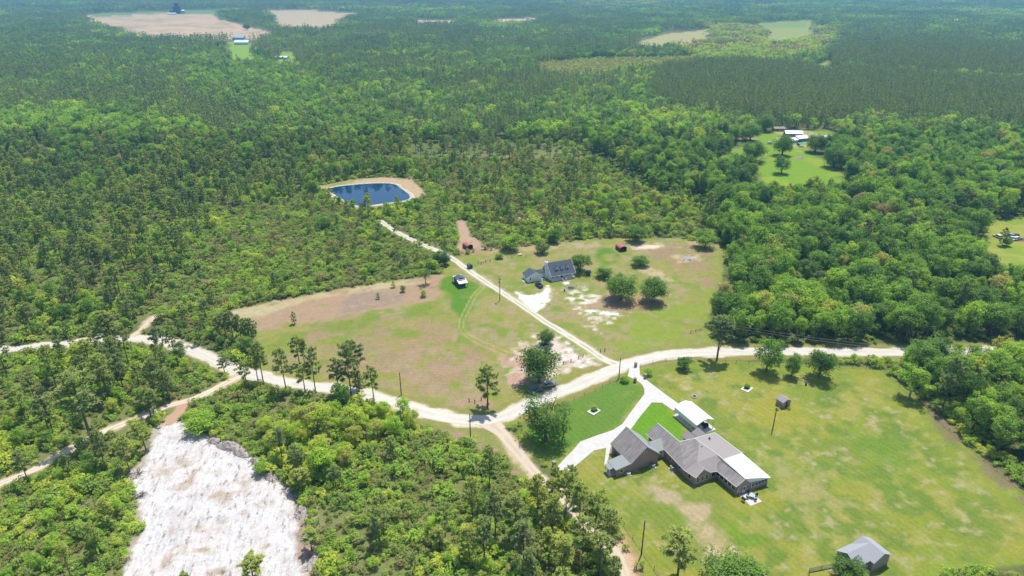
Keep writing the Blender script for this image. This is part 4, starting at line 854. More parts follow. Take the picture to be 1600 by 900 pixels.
for pn, nm, lab, ms in ((True, 'distant_pine_forest', 'mass of pine forest running to the hazy skyline', PP), (False, 'distant_leafy_forest', 'mass of leafy forest running to the hazy skyline', PB)):
    q = np.where(pine == pn)[0]; n = len(q); sc = A_[q, 2]; zs = np.where(sc > 3, 1.4, np.where(sc > 1, 1.15, 1.0))*hs[q]*rng.uniform(.85, 1.15, n)
    ti = np.clip(np.where(pn, .26+(n2[q]-.5)*.5+np.where(hs[q] < .5, .5, 0), tt[q])+.08*rng.normal(size=n), 0, .93)
    scatter(nm, lab, 'forest', np.stack([A_[q, 0], A_[q, 1], np.zeros(n)], 1), np.stack([sc*.95, sc*.95, zs], 1), rng.uniform(0, 6.28, n), ti, ms); print(nm, n)
# ------------------------------------------------------------------ building helpers
def frame_at(b0, ang, name, label, cat, group=None):
    p = P(*b0); return root(name, label, cat, (p.x, p.y, 0), R(ang), group), p, R(ang)
def localiser(p, a):
    def Lc(px, py, z):
        q = P(px, py, z)-p; return (q.x*math.cos(a)+q.y*math.sin(a), -q.x*math.sin(a)+q.y*math.cos(a), z)
    return Lc
def window(parent, face, c, d, z0, z1, w, name='window', glass='glass', frame='trim'):
    """window on a wall: face 's','n' (normal along v) or 'e','w' (normal along u); c centre along wall, d wall plane"""
    s = 1 if face in ('n', 'e') else -1; x0, x1 = c-w/2, c+w/2; a, b_ = sorted((d-s*.03, d+s*.05)); f = MB()
    def bx(m_, p0, p1, q0, q1, zz0, zz1): return m_.box(p0, p1, q0, q1, zz0, zz1) if face in 'ns' else m_.box(q0, q1, p0, p1, zz0, zz1)
    t = .09
    bx(f, x0-t, x1+t, a, b_, z0-t, z0); bx(f, x0-t, x1+t, a, b_, z1, z1+t); bx(f, x0-t, x0, a, b_, z0, z1); bx(f, x1, x1+t, a, b_, z0, z1)
    o = f.build(name, M[frame], parent); g = MB(); a2, b2 = sorted((d-s*.02, d+s*.02)); bx(g, x0, x1, a2, b2, z0, z1); g.build('pane', M[glass], o); return o
def edge_trim(parent, segs, m_='trim', w=.13, name='fascia'):
    f = MB()
    for a, b_ in segs: f.tube(a, b_, w, w, 4)
    return f.build(name, M[m_], parent)
# ------------------------------------------------------------------ brick house
BH, p0, ba = frame_at((985.2, 737.5), 25.5, 'brick_house', 'long brown brick house with grey gabled wings and white patio roof', 'house')
LB = localiser(p0, ba)
z1 = lambda x, y, z: LB(935+x/8.57, 650+y/8.57, z)
z2 = lambda x, y, z: LB(1040+x/5, 620+y/5, z)
w = MB()
w.box(0, 8.9, .15, 9.1, 0, 2.9)
w.sidewall([(0, 2.9), (8.9, 2.9), (4.45, 6.75)], 'x', .15, .35); w.sidewall([(0, 2.9), (8.9, 2.9), (4.45, 6.75)], 'x', 8.9, 9.1)
w.box(-4.5, 0, 0, 3.7, 0, 2.45)
w.box(8.9, 11.7, 1.3, 5.3, 0, 2.6)
w.box(11.7, 16.9, -11.6, 8.3, 0, 2.8)
w.sidewall([(11.75, 2.8), (16.4, 2.8), (14.2, 4.2)], 'x', -11.6, -11.4)
w.sidewall([(11.75, 2.8), (16.9, 2.8), (14.4, 5.2)], 'x', 8.0, 8.3)
w.box(16.9, 28.4, -9.4, .2, 0, 2.85); w.box(16.9, 18.95, -11.5, -9.4, 0, 2.7)
w.box(18.95, 23.3, -19, -9.4, 0, .95); w.box(18.95, 23.3, -19, -18.85, 2.1, 2.62)
w.box(18.95, 19.3, -19, -18.7, .95, 2.6); w.box(23.0, 23.3, -19, -18.7, .95, 2.6); w.sidewall([(18.95, 2.62), (23.3, 2.62), (21.15, 4.1)], 'x', -19, -18.8)
w.box(20.4, 20.6, -19, -18.85, .95, 2.1); w.box(22, 22.3, -19, -18.85, .95, 2.1); w.box(18.95, 19.15, -18.7, -9.4, 2.2, 2.6)
w.box(23.3, 29.1, -19.25, -9.4, 0, 1.15)
w.build('wall', M['brick'], BH)
r = MB().slab([(-.45, -.25, 2.82), (4.45, -.25, 6.98), (4.45, 9.45, 6.98), (-.45, 9.45, 2.82)]); r.build('garage_roof', M['shingle'], BH)
MB().slab([(4.45, -.25, 6.98), (9.35, -.25, 2.82), (9.35, 9.45, 2.82), (4.45, 9.45, 6.98)]).build('garage_roof', M['shinglel'], BH)  # slope facing the sun: lighter shingle colour stands in for sunlight
MB().slab([(-4.95, -.3, 2.48), (-.36, -.3, 3.02), (-.36, 4.0, 3.02), (-4.95, 4.0, 2.48)]).build('annex_roof', M['shinglel'], BH)
pr = MB().slab([(-6.2, .95, 2.2), (-4.55, .95, 2.44), (-4.55, 3.3, 2.44), (-6.2, 3.3, 2.2)]).build('porch_roof', M['shinglel'], BH)
f = MB(); f.box(-6.1, -4.5, .9, 3.3, 0, .15); f.build('porch_slab', M['concrete'], BH)
for v_ in (1.1, 3.1): MB().box(-6.0, -5.85, v_-.07, v_+.07, .15, 2.2).build('porch_post', M['trim'], BH)
r = MB(); r.slab([(8.2, 4.3, 4.05), (14.6, 4.3, 4.05), (12.4, 1.0, 2.72), (9.1, 1.0, 2.72)]); r.slab([(8.2, 4.3, 4.05), (9.3, 5.6, 2.7), (11.6, 5.6, 2.7), (14.4, 4.3, 4.05)]); r.build('breezeway_roof', M['shinglel'], BH)
E0 = z1(632, 238, 2.85); R1 = z1(790, 95, 5.4); E1 = z1(890, 460, 2.85); R2 = z2(110, 352, 5.5); R3 = z2(230, 325, 6.6); R4 = z2(262, 370, 6.5)
Hh = z2(245, 512, 4.6); E2 = z2(145, 574, 2.85); S1 = z2(407, 452, 5.15); Vv = z2(402, 583, 2.78); D1 = z2(348, 591, 2.8); A1 = z2(298, 562, 4.3); B1 = z2(237, 636, 2.8)
Mm = z2(455, 487, 4.8); cc = z2(595, 440, 3.0); bb = z2(385, 280, 4.7); Fp = z2(622, 640, 4.2); Fl = z2(553, 706, 2.72); Wr = z2(820, 630, 2.6); Wl = z2(664, 669, 2.74)
r = MB(); r.slab([E0, R1, R2, E1]); r.slab([E1, R2, R3, R4, Hh, E2]); r.build('west_roof', M['shingle'], BH)
r = MB(); r.slab([R4, R3, S1, Vv, D1, Hh]); r.slab([Hh, A1, B1, E2]); r.slab([Hh, D1, A1]); r.slab([R3, bb, cc, Mm, S1]); r.build('south_roof', M['shinglew'], BH)
E3 = (17.4, 8.6, 2.85); E4 = (17.4, 2.2, 2.85)
r = MB(); r.slab([R1, E3, E4, R2]); r.slab([R2, E4, (R3[0]+1.5, 1.6, 3.0), R3]); r.slab([R3, (R3[0]+1.5, 1.6, 3.0), (bb[0]+.9, bb[1]+1.5, 3.0), bb]); r.slab([bb, (bb[0]+.9, bb[1]+1.5, 3.0), (cc[0]+.8, cc[1]-.1, 2.75), cc]); r.build('north_roof', M['shinglel'], BH)  # sun-side slopes: sunlit brightness is put into the lighter shingle colour
MB().slab([S1, Mm, Fp, Fl, Vv]).build('sunroom_roof', M['shingle'], BH)
MB().slab([(Mm[0], Mm[1], Mm[2]+.02), (cc[0], cc[1]+.02, cc[2]+.03), Wr, Wl, Fp], .12).build('patio_roof', M['white'], BH)
for ux in (21.1, 24.6):
    r = MB(); r.slab([(ux-1.7, 3.9, 2.8), (ux, 3.5, 4.4), (ux, -.8, 4.5), (ux-1.7, .3, 2.9)]); r.slab([(ux, 3.5, 4.4), (ux+1.6, 3.9, 2.8), (ux+1.6, .3, 2.9), (ux, -.8, 4.5)])
    r.build('entry_gable_roof', M['shinglew'], BH); q = MB(); q.box(ux-1.3, ux+1.3, .2, 3.3, 0, 2.75); q.sidewall([(ux-1.3, 2.75), (ux+1.3, 2.75), (ux, 4.1)], 'x', 3.1, 3.3); q.build('entry_wall', M['brick'], BH)
edge_trim(BH, [((4.45, -.3, 6.98), (4.45, 9.45, 6.98)), ((-.45, -.3, 2.75), (4.45, -.3, 6.9)), ((4.45, -.3, 6.9), (9.35, -.3, 2.75))], 'shinglel', .09)
edge_trim(BH, [(R1, R2), (R2, R3), (R3, bb), (bb, cc), (R3, S1), (S1, Fp)], 'trim', .10, 'ridge_cap')
edge_trim(BH, [(E0, E1), (E1, E2), (E2, B1), (B1, A1), (A1, D1), (D1, Vv), (Vv, Fl), (Fl, Fp), (Fp, Wl), (Wl, Wr), (Wr, cc)], 'trim', .055, 'gutter')
for (zx, zy, zz) in ((212, 375, 5.2), (281, 402, 5.3), (342, 333, 5.3)):
    q = z2(zx, zy, zz); v_ = MB(); v_.tube((q[0], q[1], q[2]-.5), (q[0], q[1], q[2]+.45), .16, .16, 8); v_.tube((q[0], q[1], q[2]+.4), (q[0], q[1], q[2]+.62), .32, .22, 8); v_.build('roof_vent', M['darkmetal'], BH)
for u_ in (12.6, 14.1, 15.6): window(BH, 's', u_, -11.6, .9, 2.3, .8)
window(BH, 's', 17.9, -11.5, .9, 2.2, 1.3)
for v_ in (-9.5, -5.5, -1.5, 6.2): window(BH, 'w', v_, 11.7, 1.0, 2.2, .9)
for k in range(6): window(BH, 'w', -17.8+k*1.45, 18.97, 1.05, 2.15, 1.2, 'screen_window')
for u_ in (19.75, 22.65): window(BH, 's', u_, -19.0, 1.1, 2.1, .8)
d_ = MB(); d_.box(20.85, 21.85, -19.05, -18.95, .05, 2.1); d_ = d_.build('door', M['trim'], BH); MB().box(21.05, 21.65, -19.08, -19.05, .9, 1.9).build('door_pane', M['glass'], d_)
for k in range(5): window(BH, 's', 24.05+k*1.08, -19.27, 1.22, 2.25, .95, 'screen_window', 'navy')
f = MB()
for k in range(6): f.box(23.42+k*1.1, 23.54+k*1.1, -19.2, -19.05, 1.15, 2.55)
for k in range(8): f.box(28.95, 29.07, -18.9+k*1.3, -18.78+k*1.3, 1.15, 2.6)
f.build('porch_posts', M['trim'], BH)
d_ = MB(); d_.box(11.0, 11.9, 1.26, 1.32, .05, 2.1); d_.build('door', M['trim'], BH)
window(BH, 's', -3.0, 0.0, 1.0, 2.0, .8); window(BH, 's', 4.45, .15, 4.6, 5.2, .5)
for v_ in (5.2, 7.4):
    g = MB(); g.box(-.06, .02, v_-.9, v_+.9, .05, 2.2); g.build('garage_door', M['navy'], BH)
def at_b(u_, v_): return Vector((p0.x+u_*math.cos(ba)-v_*math.sin(ba), p0.y+u_*math.sin(ba)+v_*math.cos(ba), 0))
def hvac(u_, v_, label, s=1.0, c='steel'):
    q = at_b(u_, v_); t = root('air_conditioner', label, 'air conditioner', q, ba); MB().box(-.75*s, .75*s, -.75*s, .75*s, 0, .1).build('pad', M['concrete'], t)
    MB().box(-.5*s, .5*s, -.5*s, .5*s, .1, 1.0*s).build('housing', M[c], t, bevel=.04); f = MB(); f.tube((0, 0, 1.0*s+.01), (0, 0, 1.0*s+.06), .38*s, .36*s, 16); f.build('fan_grille', M['darkmetal'], t)
_h = [z1(728, 668, .4), z1(995, 700, .4), z1(402, 778, .3)]
hvac(_h[0][0], _h[0][1], 'grey air conditioner against the tall brick gable wall'); hvac(_h[1][0], _h[1][1], 'larger air conditioner by the long west brick wall', 1.15); hvac(_h[2][0], _h[2][1], 'white air conditioner at the corner of the small brick annex', .85, 'white')
# patio, table, chairs, grill
pt = [at_b(19.6, -19.35), at_b(23.3, -19.35), at_b(23.3, -23.5), at_b(19.6, -23.5)]
tag(MB().prism([q[:2] for q in pt], -.02, .07).build('patio', M['concrete']), 'square white concrete patio at the sunroom door', 'patio', kind='structure')
q = at_b(22.0, -21.3); t = root('patio_table', 'dark round table in the middle of the patio set', 'table', (q.x, q.y, .07), ba)
MB().tube((0, 0, .70), (0, 0, .75), .75, .75, 18).build('table_top', M['ltblue'], t); MB().tube((0, 0, .03), (0, 0, .7), .06, .06, 8).build('leg', M['darkmetal'], t); MB().tube((0, 0, 0), (0, 0, .03), .3, .28, 12).build('foot', M['darkmetal'], t)
for k, (a, wd) in enumerate(((20, 'north-east'), (110, 'north-west'), (200, 'south-west'), (290, 'south-east'))):
    ca = R(a); c = root('patio_chair', f'black patio chair on the {wd} side of the round table', 'chair', (q.x+math.cos(ca)*1.25, q.y+math.sin(ca)*1.25, .07), ca+math.pi, 'patio chairs round the table')
    MB().box(-.3, .3, -.3, .3, .4, .48).build('seat', M['black'], c); MB().box(-.34, -.28, -.3, .3, .48, 1.0).build('backrest', M['black'], c)
    for i in (-1, 1):
        for j in (-1, 1): MB().box(i*.26-.03, i*.26+.03, j*.26-.03, j*.26+.03, 0, .4).build('leg', M['darkmetal'], c)
q = at_b(19.1, -21.4); t = root('grill', 'black barrel grill on the grass edge of the patio', 'grill', q, ba); MB().tube((0, -.5, .9), (0, .5, .9), .33, .33, 12).build('barrel', M['black'], t)
for i in (-1, 1):
    for j in (-1, 1): MB().box(i*.2-.03, i*.2+.03, j*.4-.03, j*.4+.03, 0, .72).build('leg', M['darkmetal'], t)
# ------------------------------------------------------------------ white carport with tractor and boat-blue trailer
CP, pc, ca_ = BH, p0, ba
q0 = at_b(26.4, 5.8); CPR = root('carport', 'long white metal carport on a slab north of the brick house', 'carport', q0, ba)
MB().box(-.3, 6.6, -1.0, 10.2, -.02, .075).build('slab', M['concrete'], CPR)
r = MB(); r.slab([(-.1, -.1, 2.95), (2.0, -.1, 4.0), (3.9, -.1, 4.1), (3.9, 10.1, 4.1), (2.0, 10.1, 4.0), (-.1, 10.1, 2.95)], .08); r.slab([(3.9, -.1, 4.1), (6.3, -.1, 3.0), (6.3, 10.1, 3.0), (3.9, 10.1, 4.1)], .08); r.build('roof', M['white'], CPR)
MB().box(-.02, .04, 0, 10, 1.55, 2.9).build('side_panel', M['white'], CPR); MB().box(6.18, 6.24, 2.5, 10, 1.2, 2.95).build('side_panel', M['white'], CPR); MB().sidewall([(0, 2.9), (6.2, 2.95), (3.9, 4.0), (2.0, 3.9)], 'x', 9.95, 10.0).build('end_panel', M['white'], CPR)
for u_ in (.05, 6.15):
    for k in range(6): MB().box(u_-.06, u_+.06, .02+k*1.98-.06, .02+k*1.98+.06, .07, 2.92).build('post', M['trim'], CPR)
def tractor(loc, rz, label, c='red'):
    t = root('tractor', label, 'tractor', loc, rz); MB().box(-.3, 1.3, -.3, .3, .6, 1.25).build('hood', M[c], t, bevel=.06); MB().box(-1.0, -.3, -.5, .5, .5, .9).build('chassis', M['darkmetal'], t, bevel=.04)
    MB().box(-.85, -.45, -.25, .25, .9, 1.35).build('seat', M['black'], t, bevel=.05)
    for x, s_, y in ((-.7, .65, .62), (-.7, .65, -.62), (1.0, .38, .5), (1.0, .38, -.5)):
        wl = MB().tube((x, y-.16, s_), (x, y+.16, s_), s_, s_, 18).build('wheel', M['black'], t); MB().tube((x, y-.18, s_), (x, y+.18, s_), s_*.5, s_*.5, 12).build('rim', M['steel'], wl)
    f = MB(); f.tube((-.35, -.45, .9), (-.35, -.45, 2.2), .04); f.tube((-.35, .45, .9), (-.35, .45, 2.2), .04); f.tube((-.35, -.45, 2.2), (-.35, .45, 2.2), .04); f.build('roll_bar', M['darkmetal'], t)
qa = at_b(30.6, 7.6); tractor((qa.x, qa.y, .075), ba+R(100), 'dark tractor parked under the open end of the white carport', 'navy')
qa = at_b(28.3, 7.3); t = root('utility_trailer', 'light blue box trailer just inside the carport mouth', 'trailer', (qa.x, qa.y, .075), ba)
MB().box(-.7, .7, -1.2, 1.2, .5, 1.5).build('box', M['ltblue'], t, bevel=.04)
for y in (-.8, .8): MB().tube((y, -.12, .3), (y, .12, .3), .3, .3, 14).build('wheel', M['black'], t)
# ------------------------------------------------------------------ small buildings of the yard
def gable_house(name, label, cat, loc, rz, Lx, Ly, he, hr, wallm, roofm, axis='x', over=.35, wins=(), door=None, group=None, parts=True):
    t = root(name, label, cat, loc, rz, group); w = MB().box(0, Lx, 0, Ly, 0, he)
    if axis == 'x':
        for c in (0, Lx-.12): w.sidewall([(0, he), (Ly, he), (Ly/2, hr-.1)], 'y', c, c+.12)
        R_ = [[(-over, -over, he-.12), (Lx+over, -over, he-.12), (Lx+over, Ly/2, hr), (-over, Ly/2, hr)], [(-over, Ly/2, hr), (Lx+over, Ly/2, hr), (Lx+over, Ly+over, he-.12), (-over, Ly+over, he-.12)]]
    else:
        for c in (0, Ly-.12): w.sidewall([(0, he), (Lx, he), (Lx/2, hr-.1)], 'x', c, c+.12)
        R_ = [[(-over, -over, he-.12), (-over, Ly+over, he-.12), (Lx/2, Ly+over, hr), (Lx/2, -over, hr)], [(Lx/2, -over, hr), (Lx/2, Ly+over, hr), (Lx+over, Ly+over, he-.12), (Lx+over, -over, he-.12)]]
    w.build('wall', M[wallm], t)
    for r_ in R_: MB().slab(r_).build('roof', M[roofm], t)
    for f_, c_, d_, z0_, z1_, w_ in wins: window(t, f_, c_, d_, z0_, z1_, w_)
    if door: MB().box(door-.45, door+.45, -.05, .02, .02, 2.0).build('door', M['darkmetal'], t)
    return t
ps_ = P(1222, 638.5); t = gable_house('garden_shed', 'small tan garden shed with warm grey gabled roof in the mown yard', 'shed', ps_, R(24.1), 3.1, 2.7, 2.2, 3.05, 'tan', 'shinglew', 'y', .2, (('e', 1.4, 3.1, 1.0, 1.6, .5),), 1.6)
MB().box(-.3, -.15, .2, 1.8, 0, .8).build('lean_to_box', M['tan'], t)
for k, (px, py) in enumerate(((1214, 640), (1233, 640))):
    p_ = P(px, py); o = add('shrub', HV[k]); o.location = p_; o.scale = (.7, .7, .6); o['tint'] = .6; tag(o, ('green bush at the west corner of the tan shed', 'green bush at the east corner of the tan shed')[k], 'shrub')
qb = at_b(24.3, -50.3); BN = root('barn', 'brown block barn with pale grey crossed gable roofs', 'barn', qb, ba)
w = MB(); w.box(0, 4.4, .5, 5.3, 0, 3.0); w.box(4.4, 9.7, -.4, 4.7, 0, 3.0); w.sidewall([(.5, 3.0), (5.3, 3.0), (2.9, 4.4)], 'y', 0, .15); w.sidewall([(4.4, 3.0), (9.7, 3.0), (7.05, 4.4)], 'x', -.4, -.2); w.sidewall([(4.4, 3.0), (9.7, 3.0), (7.05, 4.4)], 'x', 4.5, 4.7); w.build('wall', M['tan'], BN)
r = MB(); r.slab([(-.3, .2, 2.95), (-.3, 2.9, 4.6), (7.05, 2.9, 4.6), (4.1, .2, 2.95)]); r.slab([(-.3, 2.9, 4.6), (-.3, 5.6, 2.95), (4.1, 5.6, 2.95), (7.05, 2.9, 4.6)]); r.build('roof', M['barnroof'], BN)
r = MB(); r.slab([(4.1, -.75, 2.95), (7.05, -.75, 4.62), (7.05, 2.9, 4.62), (4.1, .2, 2.95)]); r.slab([(4.1, 5.6, 2.95), (7.05, 2.9, 4.62), (7.05, 5.05, 4.62)]); r.slab([(7.05, -.75, 4.62), (10.0, -.75, 2.95), (10.0, 5.05, 2.95), (7.05, 5.05, 4.62)]); r.build('roof', M['barnroof'], BN)
MB().box(-.05, .0, 1.6, 3.9, .05, 2.4).build('door', M['trim'], BN)
def pole(px, py, h, label, lamp=False, brace=None, xf=False):
    p = P(px, py); t = root('utility_pole', label, 'utility pole', p, random.uniform(0, 3)); MB().tube((0, 0, -.1), (0, 0, h), .17, .12, 10).build('shaft', M['polewood'], t)
    if lamp:
        l = MB(); l.tube((0, 0, h-.8), (.9, 0, h-.5), .04); l.build('lamp_arm', M['steel'], t); MB().tube((.9, 0, h-.75), (.9, 0, h-.45), .2, .12, 10).build('lamp_shade', M['trim'], t)
    if xf:
        MB().box(-.9, .9, -.06, .06, h-.7, h-.56).build('crossarm', M['polewood'], t); MB().tube((.35, 0, h-2.2), (.35, 0, h-1.3), .24, .24, 12).build('transformer', M['steel'], t)
        l = MB()
        for i in (-.8, 0, .8): l.tube((i, 0, h-.56), (i, 0, h-.36), .05)
        l.build('insulator', M['darkmetal'], t)
    return p
pole(735, 684, 8.2, 'slim pole standing in pale stones south of the road fork'); pole(627, 617, 8.2, 'pole on the north verge between dirt road and brown field'); pole(781, 470, 10.2, 'pole with transformer beside the farm track', xf=True)
pole(967, 592, 7.8, 'pole with small lamp beside the round bush at the gate', lamp=True); pole(1207, 672, 7.6, 'bare pole alone in the mown yard below the tan shed'); pole(880, 684, 8.4, 'pole at the edge of the oak shadow inside the lawn fence')
pole(1002, 867, 10.2, 'tall bare pole at the lower lawn fence', )
pa = pole(1126, 541, 9.2, 'wire pole half hidden behind the tall dark pine', xf=True); pb = pole(1502, 584, 8.5, 'wire pole buried in the woods past the yard corner')
w_ = MB()
for off in (-.7, .5):
    a = Vector((pa.x+.3, pa.y+off, 8.6+off*.3)); b_ = Vector((pb.x, pb.y+off, 7.6+off*.3)); pts = [a.lerp(b_, k/16)-Vector((0, 0, 1.3*(1-(2*k/16-1)**2))) for k in range(17)]; w_.path(pts, [.035]*17, 4)
tag(w_.build('power_line', M['steel']), 'pair of power wires strung along the dark woods by the road', 'power line')
# fences -----------------------------------------------------------------------------
def fence(pts, label, step=4.0, h=1.25, rails=(.35, .75, 1.15), col='wire', pr=.055, post='polewood', rr=.022, mesh=False, close_px=True):
    W_ = [P(*p) for p in pts]; t = root('fence', label, 'fence', W_[0]); rl = MB(); o0 = W_[0]; k = 0
    for a, b_ in zip(W_, W_[1:]):
        n = max(1, round((b_-a).length/step))
        for i in range(n):
            q = a.lerp(b_, i/n)-o0; MB().tube((q.x, q.y, -.05), (q.x, q.y, h), pr, pr, 6).build('post', M[post], t)
        for z in rails: rl.tube((a-o0)+Vector((0, 0, z)), (b_-o0)+Vector((0, 0, z)), rr, rr, 4)
    q = W_[-1]-o0; MB().tube((q.x, q.y, -.05), (q.x, q.y, h), pr, pr, 6).build('post', M[post], t); rl.build('rail', M[col], t); return t
fence([(1000, 573), (1020, 567), (1060, 562), (1100, 565), (1150, 568), (1250, 572), (1374, 577)], 'thin wire fence along the north side of the mown yard')
fence([(1376, 578), (1420, 617), (1500, 689), (1600, 772), (1690, 848)], 'weedy wire fence down the east side of the mown yard', 4.5)
fence([(978, 590), (964, 594), (930, 611), (880, 632), (838, 654), (814, 672), (834, 703), (863, 728)], 'wire fence round the north-west lawn and its oak corner')
fence([(884, 738), (902, 757), (940, 789), (975, 822), (1003, 862), (1022, 890), (1040, 925)], 'wire fence between the lawn and the tall pines')
fence([(1263, 912), (1264, 894), (1302, 886)], 'green mesh garden fence beside the grey-roofed barn', 2.5, 1.3, [.1+.12*k for k in range(10)], 'greenmesh', .06, 'greenmesh')
fence([(747, 411), (752, 413), (759, 410), (766, 409)], 'old timber fence stub with thick posts behind the small shed', 2.6, 1.3, (.5, 1.0), 'polewood', .13, 'polewood', .05)
fence([(766, 408), (800, 403), (822, 402), (840, 399)], 'sagging wire fence running toward the farmhouse trees', 9, 1.2, (.6, 1.0), 'wire', .10)
fence([(880, 570), (904, 561), (911, 558)], 'short plank fence on the pale sand by the farm track', 3.5, 1.3, (.5, .95), 'polewood', .13, 'polewood', .05)
fence([(938, 551), (945, 549)], 'two thick posts beside the farm track mouth', 3, 1.3, (.6,), 'wire', .14)
fence([(733, 628), (742, 630), (752, 626)], 'three dark posts beside the round-topped pine', 2.2, 1.3, (.3, ), 'polewood', .15, 'polewood', .03)
fence([(1079, 521), (1095, 517)], 'small post and rail stub at the hardwood edge', 2.4, 1.2, (.5, .95), 'polewood', .09, 'polewood', .04)
for px, py, s_, lab in ((993, 573, 1.0, 'brick gate pillar on the roadside, alone by the fence end'), (992, 597, 1.0, 'brick gate pillar on the lawn side of the driveway'), (1008, 591, 1.0, 'pillar with pale urn at the round bush'), (866, 729, 1.1, 'dark brick pillar at the lower driveway end'), (884, 739, 1.0, 'dark brick pillar half hidden by the pine tops')):
    p = P(px, py); t = root('gate_pillar', lab, 'pillar', p, ba, 'brick gate pillars of the driveway'); MB().box(-.35*s_, .35*s_, -.35*s_, .35*s_, 0, 1.5*s_).build('shaft', M['brick'], t); MB().box(-.45*s_, .45*s_, -.45*s_, .45*s_, 1.5*s_, 1.62*s_).build('cap', M['tan'], t)
def bush(px, py, r, label, tint, zf=1.0, seed=1):
    p = P(px, py); g = np.random.default_rng(seed); d = rdirs(26, g, .3); d[:, 2] = abs(d[:, 2]); C = d*np.array([r*.62, r*.62, r*.72*zf])+[0, 0, r*.45]
    q = leaf_quads(C, np.full(26, r*.36), 70, .22, g, .3, .3); q[0][:, 2] = np.clip(q[0][:, 2], .02, None)
    o = add('bush', rawmesh('foliage', q[0], q[1], M['leaf'], q[2]*.5+.25)); o.location = p; o['tint'] = tint; return tag(o, label, 'bush')
bush(1013, 586, 1.8, 'large clipped round bush just east of the driveway gate', .66, 1.1, 2); bush(976, 597, 1.7, 'clipped round bush at the foot of the lamp pole', .64, 1.1, 3)
def bed(px, py, label, bl):
    p = P(px, py); t = root('flower_bed', label, 'flower bed', p, ba+R(20)); f = MB()
    for a in ((-1.7, 1.7, -1.25, -.95), (-1.7, 1.7, .95, 1.25), (-1.7, -1.4, -.95, .95), (1.4, 1.7, -.95, .95)): f.box(*a, 0, .25)
    f.build('border', M['white'], t); MB().box(-1.4, 1.4, -.95, .95, 0, .12).build('mulch', M['stone'], t)
    f = MB()
    for k in range(7): a = random.uniform(-1.1, .9); b_ = random.uniform(-.7, .5); f.box(a, a+.35, b_, b_+.3, .12, .45)
    f.build('rocks', M['darkmetal'], t); bush(px, py-1.5, 1.05, bl, .62, 1.3, int(px))
bed(928, 643, 'white-bordered rock bed on the north-west lawn', 'small bush in the lawn rock bed'); bed(1167, 608, 'white-bordered rock bed in the open yard', 'small bush in the open yard rock bed')
def ring(px, py, label, r=1.1):
    p = P(px, py); t = root('fire_ring', label, 'fire ring', p); f = MB()
    for k in range(12): a = k*math.pi/6; x, y = math.cos(a)*r, math.sin(a)*r; f.tube((x, y, 0), (x, y, .28), .24, .2, 6)
    f.build('stones', M['stone'], t); MB().tube((0, 0, 0), (0, 0, .1), r*.75, r*.7, 14).build('ash', M['darkmetal'], t)
ring(1085, 620, 'stone fire ring in the yard above the carport', .8); ring(892, 450, 'wide stone ring on sand before the farmhouse steps', 1.9)
for px, py, lab in ((882, 455, 'dark barrel beside the wide stone ring'), (1259, 602, 'small dark barrel in the yard below the fence row')):
    p = P(px, py); tag(MB().tube((0, 0, 0), (0, 0, .9), .32, .32, 12).build('barrel', M['darkmetal'], None, p), lab, 'barrel')
# ------------------------------------------------------------------ farmhouse
FH, pf, fa = frame_at((862.5, 441), 22.7, 'farmhouse', 'white storey-and-half farmhouse with blue-grey roof, dormers and linked garage', 'house')
w = MB(); w.box(0, 11.2, 1.9, 9.0, .5, 2.9); w.sidewall([(1.9, 2.9), (9.0, 2.9), (5.2, 6.7)], 'y', 0, .15); w.sidewall([(1.9, 2.9), (9.0, 2.9), (5.2, 6.7)], 'y', 11.05, 11.2); w.box(0, 11.2, 1.9, 9.0, 0, .5)
w.box(-9.7, -3.3, 3.4, 8.8, 0, 2.5); w.sidewall([(-9.7, 2.5), (-3.3, 2.5), (-6.5, 4.1)], 'x', 3.4, 3.55); w.sidewall([(-9.7, 2.5), (-3.3, 2.5), (-6.5, 4.1)], 'x', 8.65, 8.8); w.box(-3.3, 0, 6.2, 8.6, 0, 2.4); w.build('wall', M['siding'], FH)
MB().slab([(-.3, .1, 2.55), (11.5, .1, 2.55), (11.5, 5.2, 7.0), (-.3, 5.2, 7.0)]).build('roof', M['shingleb'], FH); MB().slab([(-.3, 5.2, 7.0), (11.5, 5.2, 7.0), (11.5, 9.6, 2.7), (-.3, 9.6, 2.7)]).build('roof', M['shingleb'], FH)
MB().slab([(-10.0, 3.1, 2.4), (-6.5, 3.1, 4.25), (-6.5, 9.2, 4.25), (-10.0, 9.2, 2.4)]).build('garage_roof', M['shingleb'], FH); MB().slab([(-6.5, 3.1, 4.25), (-3.0, 3.1, 2.4), (-3.0, 9.2, 2.4), (-6.5, 9.2, 4.25)]).build('garage_roof', M['shingleb'], FH)
r = MB(); r.slab([(-4.6, 7.4, 3.5), (0, 7.4, 3.5), (0, 5.8, 2.5), (-3.1, 5.8, 2.5)]); r.slab([(-4.6, 7.4, 3.5), (-3.1, 9.0, 2.5), (0, 9.0, 2.5), (0, 7.4, 3.5)]); r.build('breezeway_roof', M['shingleb'], FH)
c = MB(); c.box(-.75, 0, 4.5, 6.0, 0, 7.2); c.box(-.85, .1, 4.4, 6.1, 7.2, 7.6); ch = c.build('chimney', M['siding'], FH); MB().tube((-.37, 5.25, 7.6), (-.37, 5.25, 8.0), .18, .18, 8).build('flue', M['darkmetal'], ch)
